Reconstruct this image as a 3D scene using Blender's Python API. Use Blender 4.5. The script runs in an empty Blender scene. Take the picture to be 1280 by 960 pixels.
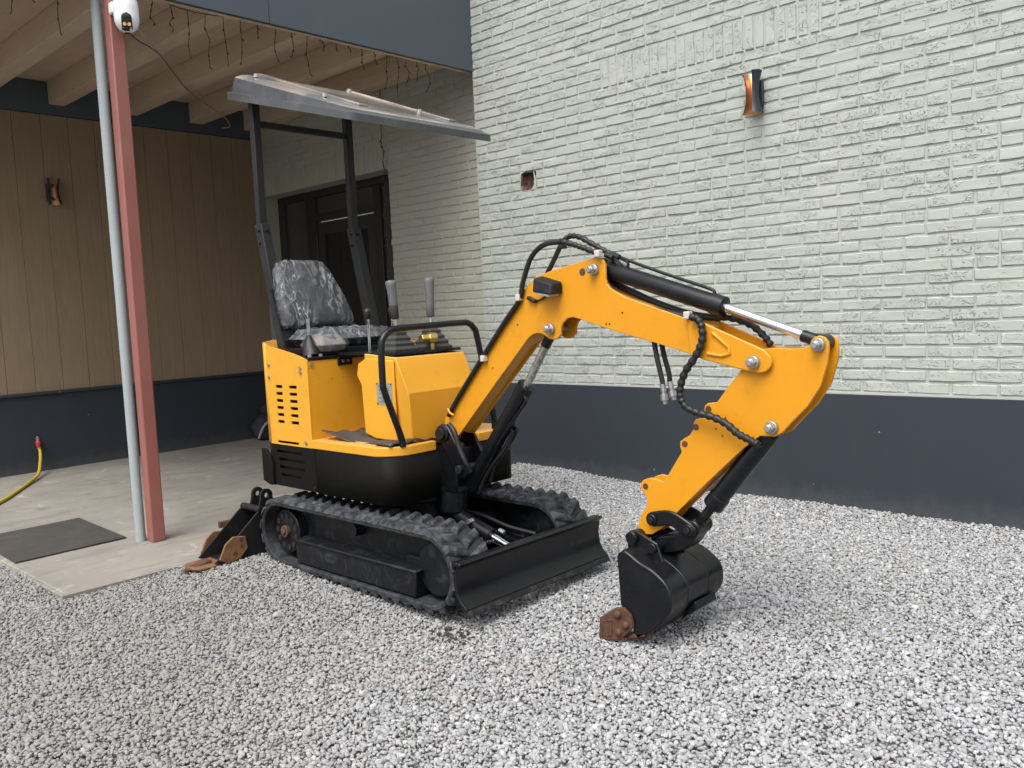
import bpy, bmesh, math, random
import numpy as np
from mathutils import Vector, Matrix

random.seed(7)
np.random.seed(7)
S = bpy.context.scene
C = S.collection

# ------------------------------------------------------------------ camera
F = 1070.44                                   # focal length in photo pixels (1280 wide)
CAM_H = 1.2
R = np.array([[0.683, -0.094, 0.724], [-0.729, -0.026, 0.684], [-0.046, -0.995, -0.086]])
u_, _s, v_ = np.linalg.svd(R); R = u_ @ v_    # rows: world x, y, z in camera (right, down, forward)
cam_data = bpy.data.cameras.new('camera')
cam = bpy.data.objects.new('camera', cam_data); C.objects.link(cam)
cam_data.sensor_width = 36.0
cam_data.lens = F / 1280 * 36.0
cam_data.clip_start = 0.05; cam_data.clip_end = 500
rr, dd, ff = R[:, 0], R[:, 1], R[:, 2]
cam.matrix_world = Matrix(((rr[0], -dd[0], -ff[0], 0), (rr[1], -dd[1], -ff[1], 0), (rr[2], -dd[2], -ff[2], CAM_H), (0, 0, 0, 1)))
S.camera = cam

# ------------------------------------------------------------------ light
SUN_FROM = Vector((-0.50, -0.14, 0.86)).normalized()
elev = math.asin(SUN_FROM.z); azim = math.atan2(SUN_FROM.x, SUN_FROM.y)
W = bpy.data.worlds.new('World'); S.world = W; W.use_nodes = True
nt = W.node_tree; nt.nodes.clear()
o_ = nt.nodes.new('ShaderNodeOutputWorld'); bg = nt.nodes.new('ShaderNodeBackground')
sky = nt.nodes.new('ShaderNodeTexSky'); sky.sky_type = 'NISHITA'; sky.sun_disc = False
sky.sun_elevation = elev; sky.sun_rotation = azim; sky.air_density = 1.0; sky.dust_density = 6.0; sky.ozone_density = 1.0
hs = nt.nodes.new('ShaderNodeHueSaturation'); hs.inputs['Saturation'].default_value = 0.3
nt.links.new(sky.outputs[0], hs.inputs['Color']); nt.links.new(hs.outputs[0], bg.inputs[0])
bg.inputs[1].default_value = 0.15; nt.links.new(bg.outputs[0], o_.inputs[0])
sl = bpy.data.lights.new('sun', 'SUN'); sl.energy = 1.0; sl.angle = math.radians(38); sl.color = (1.0, 0.98, 0.95)
sun = bpy.data.objects.new('sun', sl); C.objects.link(sun); sun.location = (0, 0, 12)
sun.rotation_euler = (-SUN_FROM).to_track_quat('-Z', 'Y').to_euler()

S.view_settings.view_transform = 'Standard'; S.view_settings.look = 'None'
S.view_settings.exposure = 0.78; S.view_settings.gamma = 1.0; S.view_settings.use_curve_mapping = False
S.render.engine = 'CYCLES'
S.cycles.use_denoising = True
S.cycles.max_bounces = 8; S.cycles.diffuse_bounces = 4; S.cycles.glossy_bounces = 3
S.cycles.transparent_max_bounces = 8; S.cycles.caustics_reflective = False; S.cycles.caustics_refractive = False

# ------------------------------------------------------------------ pixels to points
def ray(px, py):
    return R @ np.array([(px - 640) / F, (py - 480) / F, 1.0])
def onx(px, py, X):
    d = ray(px, py); t = X / d[0]; return Vector((X, t * d[1], CAM_H + t * d[2]))
def ony(px, py, Y):
    d = ray(px, py); t = Y / d[1]; return Vector((t * d[0], Y, CAM_H + t * d[2]))
def onz(px, py, Z):
    d = ray(px, py); t = (Z - CAM_H) / d[2]; return Vector((t * d[0], t * d[1], Z))
def pix(x, y, z):
    v = R.T @ np.array([x, y, z - CAM_H]); return 640 + F * v[0] / v[2], 480 + F * v[1] / v[2], v[2]
def yz(pts, X):
    return [(p.y, p.z) for p in (onx(a, b, X) for a, b in pts)]

# ------------------------------------------------------------------ materials
def lin(r, g, b):
    f = lambda c: (c / 255 / 12.92) if c / 255 <= 0.04045 else ((c / 255 + 0.055) / 1.055) ** 2.4
    return (f(r), f(g), f(b))

class NB:
    """small node-building helper"""
    def __init__(self, name):
        self.m = bpy.data.materials.new(name); self.m.use_nodes = True
        self.t = self.m.node_tree; self.t.nodes.clear()
        self.out = self.n('ShaderNodeOutputMaterial'); self.p = self.n('ShaderNodeBsdfPrincipled')
        self.l(self.p.outputs[0], self.out.inputs[0])
    def n(self, k, **kw):
        x = self.t.nodes.new(k)
        for a, b in kw.items(): setattr(x, a, b)
        return x
    def l(self, a, b): self.t.links.new(a, b)
    def pos(self, scale=(1, 1, 1), obj=False, rot=(0, 0, 0)):
        mp = self.n('ShaderNodeMapping'); mp.inputs['Scale'].default_value = scale; mp.inputs['Rotation'].default_value = rot
        if obj: self.l(self.n('ShaderNodeTexCoord').outputs['Object'], mp.inputs[0])
        else: self.l(self.n('ShaderNodeNewGeometry').outputs['Position'], mp.inputs[0])
        return mp.outputs[0]
    def noise(self, vec, scale, detail=4, rough=0.55, dist=0.0):
        x = self.n('ShaderNodeTexNoise'); x.inputs['Scale'].default_value = scale; x.inputs['Detail'].default_value = detail
        x.inputs['Roughness'].default_value = rough; x.inputs['Distortion'].default_value = dist
        self.l(vec, x.inputs['Vector']); return x.outputs['Fac']
    def ramp(self, fac, stops):
        x = self.n('ShaderNodeValToRGB'); e = x.color_ramp.elements
        while len(e) < len(stops): e.new(0.5)
        for i, (p, c) in enumerate(stops):
            e[i].position = p; e[i].color = (*c, 1) if len(c) == 3 else c
        self.l(fac, x.inputs[0]); return x.outputs[0]
    def vramp(self, fac, stops): return self.ramp(fac, [(p, (v, v, v)) for p, v in stops])
    def mix(self, fac, a, b, mode='MIX'):
        x = self.n('ShaderNodeMix', data_type='RGBA', blend_type=mode)
        for i, v in ((0, fac), (6, a), (7, b)):
            if hasattr(v, 'is_output'): self.l(v, x.inputs[i])
            else: x.inputs[i].default_value = v if i == 0 else (*v, 1)
        return x.outputs[2]
    def math(self, op, a, b=0.0, c=0.0):
        x = self.n('ShaderNodeMath', operation=op)
        for i, v in enumerate((a, b, c)):
            if hasattr(v, 'is_output'): self.l(v, x.inputs[i])
            else: x.inputs[i].default_value = v
        return x.outputs[0]
    def bump(self, h, strength=0.3, dist=0.002, prev=None):
        x = self.n('ShaderNodeBump'); x.inputs['Strength'].default_value = strength; x.inputs['Distance'].default_value = dist
        self.l(h, x.inputs['Height'])
        if prev is not None: self.l(prev, x.inputs['Normal'])
        self.l(x.outputs[0], self.p.inputs['Normal']); return x.outputs[0]
    def set(self, **kw):
        names = dict(col='Base Color', rough='Roughness', metal='Metallic', spec='Specular IOR Level', coat='Coat Weight', coatr='Coat Roughness', alpha='Alpha', trans='Transmission Weight')
        for k, v in kw.items():
            i = self.p.inputs[names[k]]
            if hasattr(v, 'is_output'): self.l(v, i)
            else: i.default_value = (*v, 1) if k == 'col' else v
        return self

def simple(name, col, rough=0.5, metal=0.0, var=0.15, vscale=8, bump=0.0, bscale=60, bdist=0.001, coat=0.0, dirt=None, dirt_amt=0.0, dscale=6, spec=0.5):
    b = NB(name); v = b.pos()
    n1 = b.noise(v, vscale, 5, 0.6)
    c = b.mix(n1, tuple(x * (1 - var) for x in col), tuple(min(1, x * (1 + var)) for x in col))
    if dirt is not None:
        n2 = b.noise(v, dscale, 6, 0.65, 0.4)
        c = b.mix(b.vramp(n2, [(0.62 - 0.25 * dirt_amt, 0.0), (0.78, min(1, dirt_amt + .1))]), c, dirt)
    b.set(col=c, metal=metal, coat=coat, coatr=0.15, spec=spec)
    b.set(rough=b.vramp(b.noise(v, vscale * 3, 4), [(0.3, max(0.02, rough - 0.08)), (0.7, min(1, rough + 0.1))]))
    if bump: b.bump(b.noise(v, bscale, 5, 0.6), bump, bdist)
    return b.m

M = {}
YEL = (0.62, 0.262, 0.008)
def m_paint(name, col, seed):
    b = NB(name); v = b.pos()
    c = b.mix(b.noise(v, 3 + seed, 4), tuple(x * .95 for x in col), tuple(min(1, x * 1.05) for x in col))
    n = b.noise(v, 14, 6, .65, .4)
    c = b.mix(b.vramp(n, [(0.57, 0.0), (0.74, 0.28)]), c, (col[0] * .55, col[1] * .5, col[2] * 1.4))
    sc = b.noise(b.pos((3, 60, 9), rot=(.6, .2, 0)), 3.0, 3, .6)
    c = b.mix(b.vramp(sc, [(0.71, 0.0), (0.74, 0.5)]), c, (col[0] * .8, col[1] * 1.05, .12))
    chip = b.n('ShaderNodeTexVoronoi', feature='F1'); chip.inputs['Scale'].default_value = 17; b.l(v, chip.inputs['Vector'])
    c = b.mix(b.math('MULTIPLY', b.vramp(chip.outputs['Distance'], [(0.05, 1.0), (0.075, 0.0)]), b.vramp(b.noise(v, 4, 2), [(0.55, 0.0), (0.6, 0.8)])), c, (0.10, 0.055, 0.03))
    nz = b.n('ShaderNodeSeparateXYZ'); b.l(b.n('ShaderNodeNewGeometry').outputs['Normal'], nz.inputs[0])
    dust = b.math('MULTIPLY', b.vramp(nz.outputs[2], [(0.45, 0.0), (0.95, 0.38)]), b.vramp(b.noise(v, 11, 5, .6), [(0.3, .3), (0.7, 1.0)]))
    c = b.mix(dust, c, (0.42, 0.36, 0.28))
    b.set(col=c, coat=0.12, coatr=.15, spec=.35, rough=b.vramp(b.noise(v, 9, 5), [(0.3, .33), (0.7, .55)])); b.bump(b.noise(v, 30, 5), .1, .002); return b.m
M['yellow'] = m_paint('yellow_paint', YEL, 0); M['bodyyellow'] = m_paint('body_yellow_paint', (0.66, 0.315, 0.022), 1)
M['black'] = simple('black_paint', (0.0045, 0.005, 0.0065), 0.32, var=0.3, vscale=6, bump=0.15, bscale=50, bdist=0.001, dirt=(0.013, 0.0135, 0.015), dirt_amt=0.35, dscale=9, spec=0.4)
M['blackdull'] = simple('dull_black', (0.009, 0.009, 0.010), 0.6, var=0.3, vscale=8, bump=0.2, bscale=60, dirt=(0.035, 0.034, 0.032), dirt_amt=0.4, dscale=12, spec=0.3)
M['skirt'] = simple('skirt_black', (0.0060, 0.0058, 0.0052), 0.62, var=0.2, vscale=4, bump=0.08, bscale=70, dirt=(0.010, 0.0095, 0.0085), dirt_amt=0.35, spec=0.12)
M['steel'] = simple('zinc_steel', (0.42, 0.43, 0.43), 0.38, 0.85, var=0.2, vscale=60, bump=0.2, bscale=200)
M['chrome'] = simple('chrome_rod', (0.78, 0.80, 0.82), 0.12, 1.0, var=0.05, vscale=20)
M['rodrust'] = simple('worn_rod', (0.50, 0.48, 0.46), 0.3, 0.8, var=0.2, vscale=30, dirt=(0.06, 0.025, 0.015), dirt_amt=0.75, dscale=45)
M['rust'] = simple('rusty_steel', (0.105, 0.048, 0.027), 0.75, 0.2, var=0.5, vscale=40, bump=0.6, bscale=110, bdist=0.002, dirt=(0.025, 0.018, 0.016), dirt_amt=0.75, dscale=28)
M['rustorange'] = simple('orange_rusty_steel', (0.20, 0.095, 0.040), 0.75, 0.1, var=0.45, vscale=30, bump=0.5, bscale=110, bdist=0.002, dirt=(0.05, 0.03, 0.02), dirt_amt=0.7, dscale=22)
M['rubber'] = simple('dusty_rubber', (0.014, 0.0145, 0.016), 0.75, var=0.35, vscale=15, bump=0.4, bscale=70, bdist=0.002, dirt=(0.075, 0.08, 0.088), dirt_amt=0.75, dscale=16, spec=0.3)
M['lug'] = simple('dusty_lug_rubber', (0.017, 0.018, 0.021), 0.8, var=0.4, vscale=22, bump=0.3, bscale=120, bdist=0.0015, dirt=(0.125, 0.133, 0.15), dirt_amt=0.8, dscale=24, spec=0.3)
M['trackframe'] = simple('scuffed_black', (0.005, 0.0055, 0.007), 0.42, var=0.3, vscale=6, bump=0.25, bscale=40, bdist=0.002, dirt=(0.06, 0.067, 0.078), dirt_amt=0.42, dscale=20, spec=0.35)
M['wornedge'] = simple('worn_edge', (0.02, 0.02, 0.021), 0.45, 0.5, var=0.4, vscale=14, bump=0.3, bscale=60, dirt=(0.16, 0.15, 0.14), dirt_amt=0.55, dscale=18)
M['hose'] = simple('hose_rubber', (0.007, 0.007, 0.008), 0.5, var=0.3, vscale=30, bump=0.2, bscale=150)
M['grip'] = simple('grey_grip', (0.105, 0.11, 0.113), 0.5, var=0.1, vscale=20, bump=0.1, bscale=150)
M['boot'] = simple('rubber_boot', (0.035, 0.036, 0.035), 0.65, var=0.2, vscale=20)
M['brass'] = simple('brass', (0.55, 0.38, 0.12), 0.35, 0.9, var=0.2, vscale=40)
M['plate'] = simple('data_plate', (0.33, 0.36, 0.34), 0.4, 0.4, var=0.25, vscale=90)
M['canopygrey'] = simple('canopy_grey', (0.050, 0.054, 0.057), 0.30, var=0.15, vscale=4, bump=0.05, bscale=20, coat=0.2, dirt=(0.13, 0.13, 0.125), dirt_amt=0.35, dscale=5)
M['postgrey'] = simple('post_grey', (0.017, 0.018, 0.019), 0.55, spec=0.3, var=0.2, vscale=6, bump=0.1, bscale=60, dirt=(0.034, 0.033, 0.032), dirt_amt=0.3, dscale=9)
def m_ctop():
    b = NB('smoky_canopy_top'); v = b.pos()
    c = b.ramp(b.noise(v, 2.2, 2, .5, .6), [(0.35, (0.10, 0.10, 0.105)), (0.5, (0.24, 0.21, 0.185)), (0.65, (0.40, 0.345, 0.29))])
    b.set(col=c, rough=b.vramp(b.noise(v, 3, 2), [(0.3, 0.12), (0.7, 0.32)]), spec=0.6, coat=0.4, coatr=0.1); b.bump(b.noise(v, 5, 2), 0.15, 0.006); return b.m
M['canopytop'] = m_ctop()
M['padcloth'] = simple('beige_cloth', (0.17, 0.155, 0.135), 0.8, var=0.25, vscale=20, bump=0.4, bscale=80)
M['seatfab'] = simple('seat_vinyl', (0.022, 0.022, 0.023), 0.55, var=0.2, vscale=10, bump=0.25, bscale=120)
M['mat_rubber'] = simple('rubber_mat', (0.040, 0.036, 0.032), 0.85, var=0.25, vscale=9, bump=0.4, bscale=160, dirt=(0.075, 0.068, 0.06), dirt_amt=0.5, dscale=5)
M['white'] = simple('white_plastic', (0.75, 0.77, 0.80), 0.3, var=0.04, vscale=8)
M['clampwhite'] = simple('cream_clamp', (0.50, 0.47, 0.42), 0.5, var=0.1)
M['lens'] = simple('dark_lens', (0.02, 0.016, 0.014), 0.08, var=0.2, vscale=30)
M['copper'] = simple('copper_inside', (0.62, 0.33, 0.17), 0.36, 0.9, var=0.1, vscale=12)
M['sconce'] = simple('anthracite_metal', (0.028, 0.032, 0.042), 0.45, 0.3, var=0.1)
M['redpost'] = simple('red_primer', (0.265, 0.098, 0.082), 0.5, var=0.16, vscale=5, bump=0.15, bscale=30, dirt=(0.28, 0.15, 0.09), dirt_amt=0.4, dscale=3)
M['pipe'] = simple('grey_pipe', (0.31, 0.35, 0.36), 0.35, var=0.1, vscale=4, dirt=(0.36, 0.37, 0.36), dirt_amt=0.3, dscale=5)
M['fascia'] = simple('slate_fascia', (0.060, 0.078, 0.094), 0.42, var=0.08, vscale=2, dirt=(0.075, 0.094, 0.11), dirt_amt=0.3, dscale=1.5)
M['plinth'] = simple('slate_plinth', (0.019, 0.0235, 0.030), 0.62, var=0.07, vscale=2, bump=0.12, bscale=40, dirt=(0.026, 0.031, 0.038), dirt_amt=0.3, dscale=2, spec=0.25)
def m_plinth():
    b = NB('slate_plinth'); v = b.pos()
    c = b.mix(b.noise(v, 1.6, 4), (0.028, 0.035, 0.045), (0.034, 0.042, 0.053))
    sp = b.vramp(b.noise(b.pos((6, 3, 6)), 6, 6, .75, .8), [(0.70, 0.0), (0.78, 0.6)])
    c = b.mix(sp, c, (0.065, 0.07, 0.075))
    sz = b.n('ShaderNodeSeparateXYZ'); b.l(v, sz.inputs[0])
    splash = b.vramp(b.math('ADD', sz.outputs[2], b.math('MULTIPLY', b.noise(v, 14, 6, .7), 0.22)), [(0.10, 0.45), (0.24, 0.0)])
    c = b.mix(splash, c, (0.10, 0.10, 0.098))
    c = b.mix(b.vramp(b.noise(b.pos((1, 1, .35)), 3.2, 5, .65), [(0.5, 0.0), (0.75, 0.35)]), c, (0.040, 0.048, 0.058))
    vo = b.n('ShaderNodeTexVoronoi', feature='F1'); vo.inputs['Scale'].default_value = 5.5; b.l(v, vo.inputs['Vector'])
    c = b.mix(b.vramp(vo.outputs['Distance'], [(0.018, 0.8), (0.03, 0.0)]), c, (0.35, 0.35, 0.34))
    b.set(col=c, rough=0.62, spec=0.25); b.bump(b.noise(v, 40, 5), .15, .002); return b.m
M['plinth'] = m_plinth()
M['doorframe'] = simple('dark_frame', (0.022, 0.023, 0.024), 0.4, var=0.2)
M['doorleaf'] = simple('dark_leaf', (0.026, 0.026, 0.027), 0.5, var=0.05, vscale=2)
M['hosey'] = simple('yellow_hose', (0.50, 0.38, 0.03), 0.4, var=0.1, vscale=20)
M['hosered'] = simple('red_connector', (0.40, 0.035, 0.04), 0.4)
M['cable'] = simple('pale_cable', (0.42, 0.36, 0.30), 0.5)
M['darkwire'] = simple('dark_wire', (0.05, 0.04, 0.035), 0.6)
M['hidden'] = simple('inner_dark', (0.01, 0.009, 0.008), 0.8)
M['bagblack'] = simple('black_cloth', (0.02, 0.021, 0.025), 0.8, var=0.3, bump=0.4, bscale=60)
M['soil'] = simple('dark_soil', (0.045, 0.042, 0.04), 0.95, var=0.5, vscale=80, spec=0.1)
M['strap'] = simple('grey_strap', (0.28, 0.29, 0.31), 0.6)

def m_brick():
    b = NB('painted_brick'); v = b.pos()
    info = b.n('ShaderNodeObjectInfo')
    c = b.ramp(b.noise(v, 1.3, 3), [(0.3, (0.372, 0.405, 0.37)), (0.7, (0.408, 0.428, 0.392))])
    c = b.mix(b.vramp(b.noise(v, 7, 3), [(0.55, 0.0), (0.8, 0.35)]), c, (0.46, 0.435, 0.405))
    c = b.mix(b.vramp(b.noise(v, 26, 5, .7), [(0.60, 0.0), (0.75, 0.2)]), c, (0.50, 0.51, 0.48))
    # folds of hand-made brick: overlapping lips (a warped saw-tooth) that only show in patches
    sx = b.n('ShaderNodeSeparateXYZ'); b.l(v, sx.inputs[0])
    w1 = b.noise(b.pos((1, 12, 20)), 1.0, 4, .6, .6); w2 = b.noise(b.pos((1, 30, 45)), 1.0, 3, .6)
    ph = b.math('ADD', b.math('MULTIPLY', sx.outputs[2], 34.0), b.math('ADD', b.math('MULTIPLY', w1, 7.5), b.math('ADD', b.math('MULTIPLY', w2, 1.5), b.math('MULTIPLY', sx.outputs[1], 3.0))))
    saw = b.math('SUBTRACT', 1.0, b.math('FRACT', ph))
    lip = b.vramp(saw, [(0.0, 0.0), (0.74, 0.03), (0.97, 1.0), (1.0, 0.9)])
    gate = b.math('MULTIPLY', b.vramp(b.noise(b.pos((1, 6, 12)), 1.0, 3, .6), [(0.44, 0.0), (0.53, 1.0)]), b.vramp(b.noise(v, 1.7, 2), [(0.38, 0.25), (0.56, 1.0)]))
    folds = b.math('MULTIPLY', lip, gate)
    bn = b.bump(folds, 1.0, 0.007)
    bn = b.bump(b.noise(v, 60, 6, .65, .3), 0.35, 0.002, bn)
    b.bump(b.noise(b.pos((1, .5, 1.6)), 16, 4, .6), 0.3, 0.0025, bn)
    b.set(col=c, rough=0.62, spec=0.35)
    return b.m
M['brick'] = m_brick()
def m_mortar():
    b = NB('painted_mortar'); v = b.pos()
    c = b.ramp(b.noise(v, 4, 4), [(0.3, (0.365, 0.385, 0.36)), (0.7, (0.395, 0.405, 0.38))])
    b.set(col=c, rough=0.75); b.bump(b.noise(v, 70, 6, .7), 0.5, 0.003); return b.m
M['mortar'] = m_mortar()
def m_brick2():
    b = NB('cream_brick'); v = b.pos()
    c = b.ramp(b.noise(v, 2.0, 4), [(0.3, (0.36, 0.365, 0.30)), (0.7, (0.41, 0.405, 0.335))])
    b.set(col=c, rough=0.65); bn = b.bump(b.noise(b.pos((1, 1, 2)), 30, 6, .65, .4), 0.6, 0.004)
    b.bump(b.noise(v, 9, 4), .4, .006, bn); return b.m
M['brick2'] = m_brick2()
def m_hole():
    b = NB('bare_brick_hole'); v = b.pos()
    c = b.ramp(b.noise(v, 30, 5), [(0.35, (0.05, 0.03, 0.024)), (0.65, (0.17, 0.085, 0.06))])
    b.set(col=c, rough=0.9); b.bump(b.noise(v, 80, 6), 0.8, 0.006); return b.m
M['hole'] = m_hole()
def m_concrete():
    b = NB('concrete'); v = b.pos()
    n = b.noise(v, 1.1, 6, .6, .5); n2 = b.noise(b.pos((1, 2.2, 1)), 3.5, 6, .65, .8); n3 = b.noise(v, 90, 4, .7)
    c = b.ramp(n, [(0.3, (0.20, 0.187, 0.165)), (0.55, (0.25, 0.235, 0.207)), (0.75, (0.33, 0.312, 0.275))])
    c = b.mix(b.vramp(n2, [(0.50, 0.0), (0.68, 0.75)]), c, (0.145, 0.143, 0.125))
    c = b.mix(b.vramp(b.noise(v, 5.5, 5, .6, 1.2), [(0.60, 0.0), (0.70, 0.55)]), c, (0.46, 0.44, 0.405))
    c = b.mix(b.math('MULTIPLY', n3, 0.18), c, (0.16, 0.15, 0.13))
    b.set(col=c, rough=0.7); b.bump(n3, 0.25, 0.0015); return b.m
M['concrete'] = m_concrete()
def m_gravelbase():
    b = NB('gravel_bed'); v = b.pos()
    vo = b.n('ShaderNodeTexVoronoi', feature='F1'); vo.inputs['Scale'].default_value = 62; b.l(v, vo.inputs['Vector'])
    c = b.mix(0.75, (0.22, 0.22, 0.215), vo.outputs['Color']); 
    g = b.n('ShaderNodeRGBToBW'); b.l(c, g.inputs[0])
    c2 = b.ramp(g.outputs[0], [(0.2, (0.10, 0.10, 0.10)), (0.8, (0.38, 0.38, 0.375))])
    b.set(col=c2, rough=0.9)
    h = b.vramp(vo.outputs['Distance'], [(0.0, 1.0), (0.9, 0.0)]); b.bump(h, 1.0, 0.012); return b.m
M['gravelbase'] = m_gravelbase()
def m_stone():
    b = NB('gravel_stone'); info = b.n('ShaderNodeObjectInfo'); r = info.outputs['Random']
    c = b.ramp(r, [(0.0, (0.20, 0.204, 0.212)), (0.10, (0.265, 0.27, 0.28)), (0.40, (0.33, 0.336, 0.347)), (0.70, (0.375, 0.381, 0.391)), (0.92, (0.435, 0.44, 0.447)), (0.988, (0.60, 0.60, 0.59)), (0.995, (0.36, 0.25, 0.21)), (1.0, (0.34, 0.29, 0.21))])
    v = b.pos()
    n = b.noise(v, 160, 4, .6)
    c = b.mix(b.math('MULTIPLY', n, 0.40), c, (0.21, 0.212, 0.215))
    big = b.vramp(b.noise(v, 0.9, 3), [(0.35, 0.0), (0.65, 0.18)])
    c = b.mix(big, c, (0.22, 0.215, 0.20))
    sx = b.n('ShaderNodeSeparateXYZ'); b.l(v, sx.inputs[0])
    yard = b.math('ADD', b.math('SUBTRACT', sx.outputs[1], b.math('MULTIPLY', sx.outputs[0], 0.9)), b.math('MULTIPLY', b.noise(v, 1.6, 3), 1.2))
    c = b.mix(b.vramp(b.math('MULTIPLY', yard, 0.25), [(0.12, 0.0), (0.60, 0.62)]), c, (0.185, 0.182, 0.165))  # stone colour turns darker and more olive towards the left of the view
    b.set(col=c, rough=0.8, spec=0.3); b.bump(n, 0.4, 0.002); return b.m
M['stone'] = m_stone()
def m_wood(name, a, bb, scale=(6, 0.6, 6)):
    b = NB(name); v = b.pos(scale)
    n = b.noise(v, 5, 6, .6, 1.0); c = b.ramp(n, [(0.3, a), (0.7, bb)])
    c = b.mix(b.vramp(b.noise(b.pos(), 1.2, 3), [(0.4, 0), (0.7, 0.35)]), c, tuple(x * 0.8 for x in a))
    b.set(col=c, rough=0.7); b.bump(n, 0.25, 0.003); return b.m
M['joist'] = m_wood('pine_joist', (0.52, 0.40, 0.28), (0.62, 0.49, 0.36))
M['ceilboard'] = m_wood('ceiling_board', (0.52, 0.39, 0.30), (0.61, 0.475, 0.375))
M['brownboard'] = m_wood('brown_board', (0.235, 0.172, 0.108), (0.29, 0.215, 0.138), (8, 8, 0.5))
def m_glass(name, col, rough=0.04):
    b = NB(name); b.set(col=col, rough=rough, spec=0.6); b.bump(b.noise(b.pos(), 1.5, 2), 0.05, 0.01); return b.m
M['glass'] = m_glass('dark_glass', (0.012, 0.014, 0.015))
M['glass2'] = m_glass('curtained_glass', (0.05, 0.052, 0.047), 0.12)
def m_wrap():
    b = NB('clear_plastic_wrap')
    def wave(rot, scale, dist):
        w = b.n('ShaderNodeTexWave', wave_type='BANDS', bands_direction='X'); w.inputs['Scale'].default_value = scale; w.inputs['Distortion'].default_value = dist
        w.inputs['Detail'].default_value = 2.5; w.inputs['Detail Scale'].default_value = 1.6; b.l(b.pos((1, .4, 1), rot=(0, rot, 0)), w.inputs['Vector']); return w.outputs['Fac']
    w1 = wave(-.45, 4.5, 9.0)
    n = b.noise(b.pos((1, 1, .28), rot=(0, -.45, 0)), 15, 3, .55, 1.5); n2 = b.noise(b.pos((1, 1, .3), rot=(0, .55, 0)), 20, 2, .5, 1.0); w2 = n
    rid = lambda q, k: b.math('SUBTRACT', 1.0, b.math('MULTIPLY', b.math('ABSOLUTE', b.math('SUBTRACT', q, 0.5)), k))
    m1 = b.math('MAXIMUM', b.vramp(w1, [(0.90, 0.0), (0.99, .45)]), b.vramp(rid(n, 20.0), [(0.1, 0.0), (0.9, .6)])); m2 = b.vramp(rid(n2, 26.0), [(0.2, 0.0), (0.95, .4)])
    patch = b.vramp(b.noise(b.pos(), 8, 2), [(0.38, .10), (0.62, 1.0)])
    mask = b.math('MULTIPLY', b.math('MAXIMUM', m1, m2), patch)
    b.set(col=(0.46, 0.49, 0.53), rough=0.2, alpha=b.math('ADD', mask, 0.06), spec=0.4); b.bump(b.math('ADD', w1, b.math('MULTIPLY', w2, .6)), 0.6, 0.012)
    return b.m
M['wrap'] = m_wrap()

# ------------------------------------------------------------------ mesh helpers
class MB:
    def __init__(self): self.v = []; self.f = []
    def add(self, vs, fs):
        o = len(self.v); self.v += [tuple(x) for x in vs]; self.f += [tuple(i + o for i in f) for f in fs]; return self
    def box(self, a, b):
        x0, y0, z0 = a; x1, y1, z1 = b
        return self.add([(x0, y0, z0), (x1, y0, z0), (x1, y1, z0), (x0, y1, z0), (x0, y0, z1), (x1, y0, z1), (x1, y1, z1), (x0, y1, z1)],
                        [(0, 3, 2, 1), (4, 5, 6, 7), (0, 1, 5, 4), (1, 2, 6, 5), (2, 3, 7, 6), (3, 0, 4, 7)])
    def hexa(self, p): return self.add(p, [(0, 3, 2, 1), (4, 5, 6, 7), (0, 1, 5, 4), (1, 2, 6, 5), (2, 3, 7, 6), (3, 0, 4, 7)])
    def bar(self, p0, p1, w, h, up=(0, 0, 1)):
        p0 = Vector(p0); p1 = Vector(p1); d = (p1 - p0).normalized(); s = d.cross(Vector(up))
        if s.length < 1e-4: s = d.cross(Vector((1, 0, 0)))
        s.normalize(); t = s.cross(d).normalized(); s *= w / 2; t *= h / 2
        return self.hexa([p0 - s - t, p0 + s - t, p1 + s - t, p1 - s - t, p0 - s + t, p0 + s + t, p1 + s + t, p1 - s + t])
    def prism(self, pts, a, b, axis=0):
        """pts: outline in the two other axes, extruded from a to b along axis"""
        def mk(t, p):
            q = list(p); q.insert(axis, t); return tuple(q)
        n = len(pts)
        return self.add([mk(a, p) for p in pts] + [mk(b, p) for p in pts],
                        [tuple(range(n)), tuple(range(2 * n - 1, n - 1, -1))] + [(i, i + n, (i + 1) % n + n, (i + 1) % n) for i in range(n)])
    def tube(self, pts, r, n=10, cap=True):
        pts = [Vector(p) for p in pts]; k = len(pts); rad = r if hasattr(r, '__len__') else [r] * k
        o = len(self.v); prev = None
        for i, p in enumerate(pts):
            d = (pts[min(i + 1, k - 1)] - pts[max(i - 1, 0)]).normalized()
            if prev is None:
                s = d.cross(Vector((0, 0, 1)))
                if s.length < 1e-3: s = d.cross(Vector((1, 0, 0)))
            else: s = prev - d * prev.dot(d)
            s.normalize(); prev = s.copy(); t = d.cross(s)
            for j in range(n):
                a = 2 * math.pi * j / n; q = p + (s * math.cos(a) + t * math.sin(a)) * rad[i]; self.v.append(tuple(q))
        for i in range(k - 1):
            for j in range(n):
                self.f.append((o + i * n + j, o + i * n + (j + 1) % n, o + (i + 1) * n + (j + 1) % n, o + (i + 1) * n + j))
        if cap:
            self.f.append(tuple(o + j for j in reversed(range(n)))); self.f.append(tuple(o + (k - 1) * n + j for j in range(n)))
        return self
    def cyl(self, p0, p1, r, n=20): return self.tube([p0, p1], r, n)
    def grid(self, pts, rows, cols):
        o = len(self.v); self.v += [tuple(p) for p in pts]
        for i in range(rows - 1):
            for j in range(cols - 1):
                self.f.append((o + i * cols + j, o + i * cols + j + 1, o + (i + 1) * cols + j + 1, o + (i + 1) * cols + j))
        return self

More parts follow.
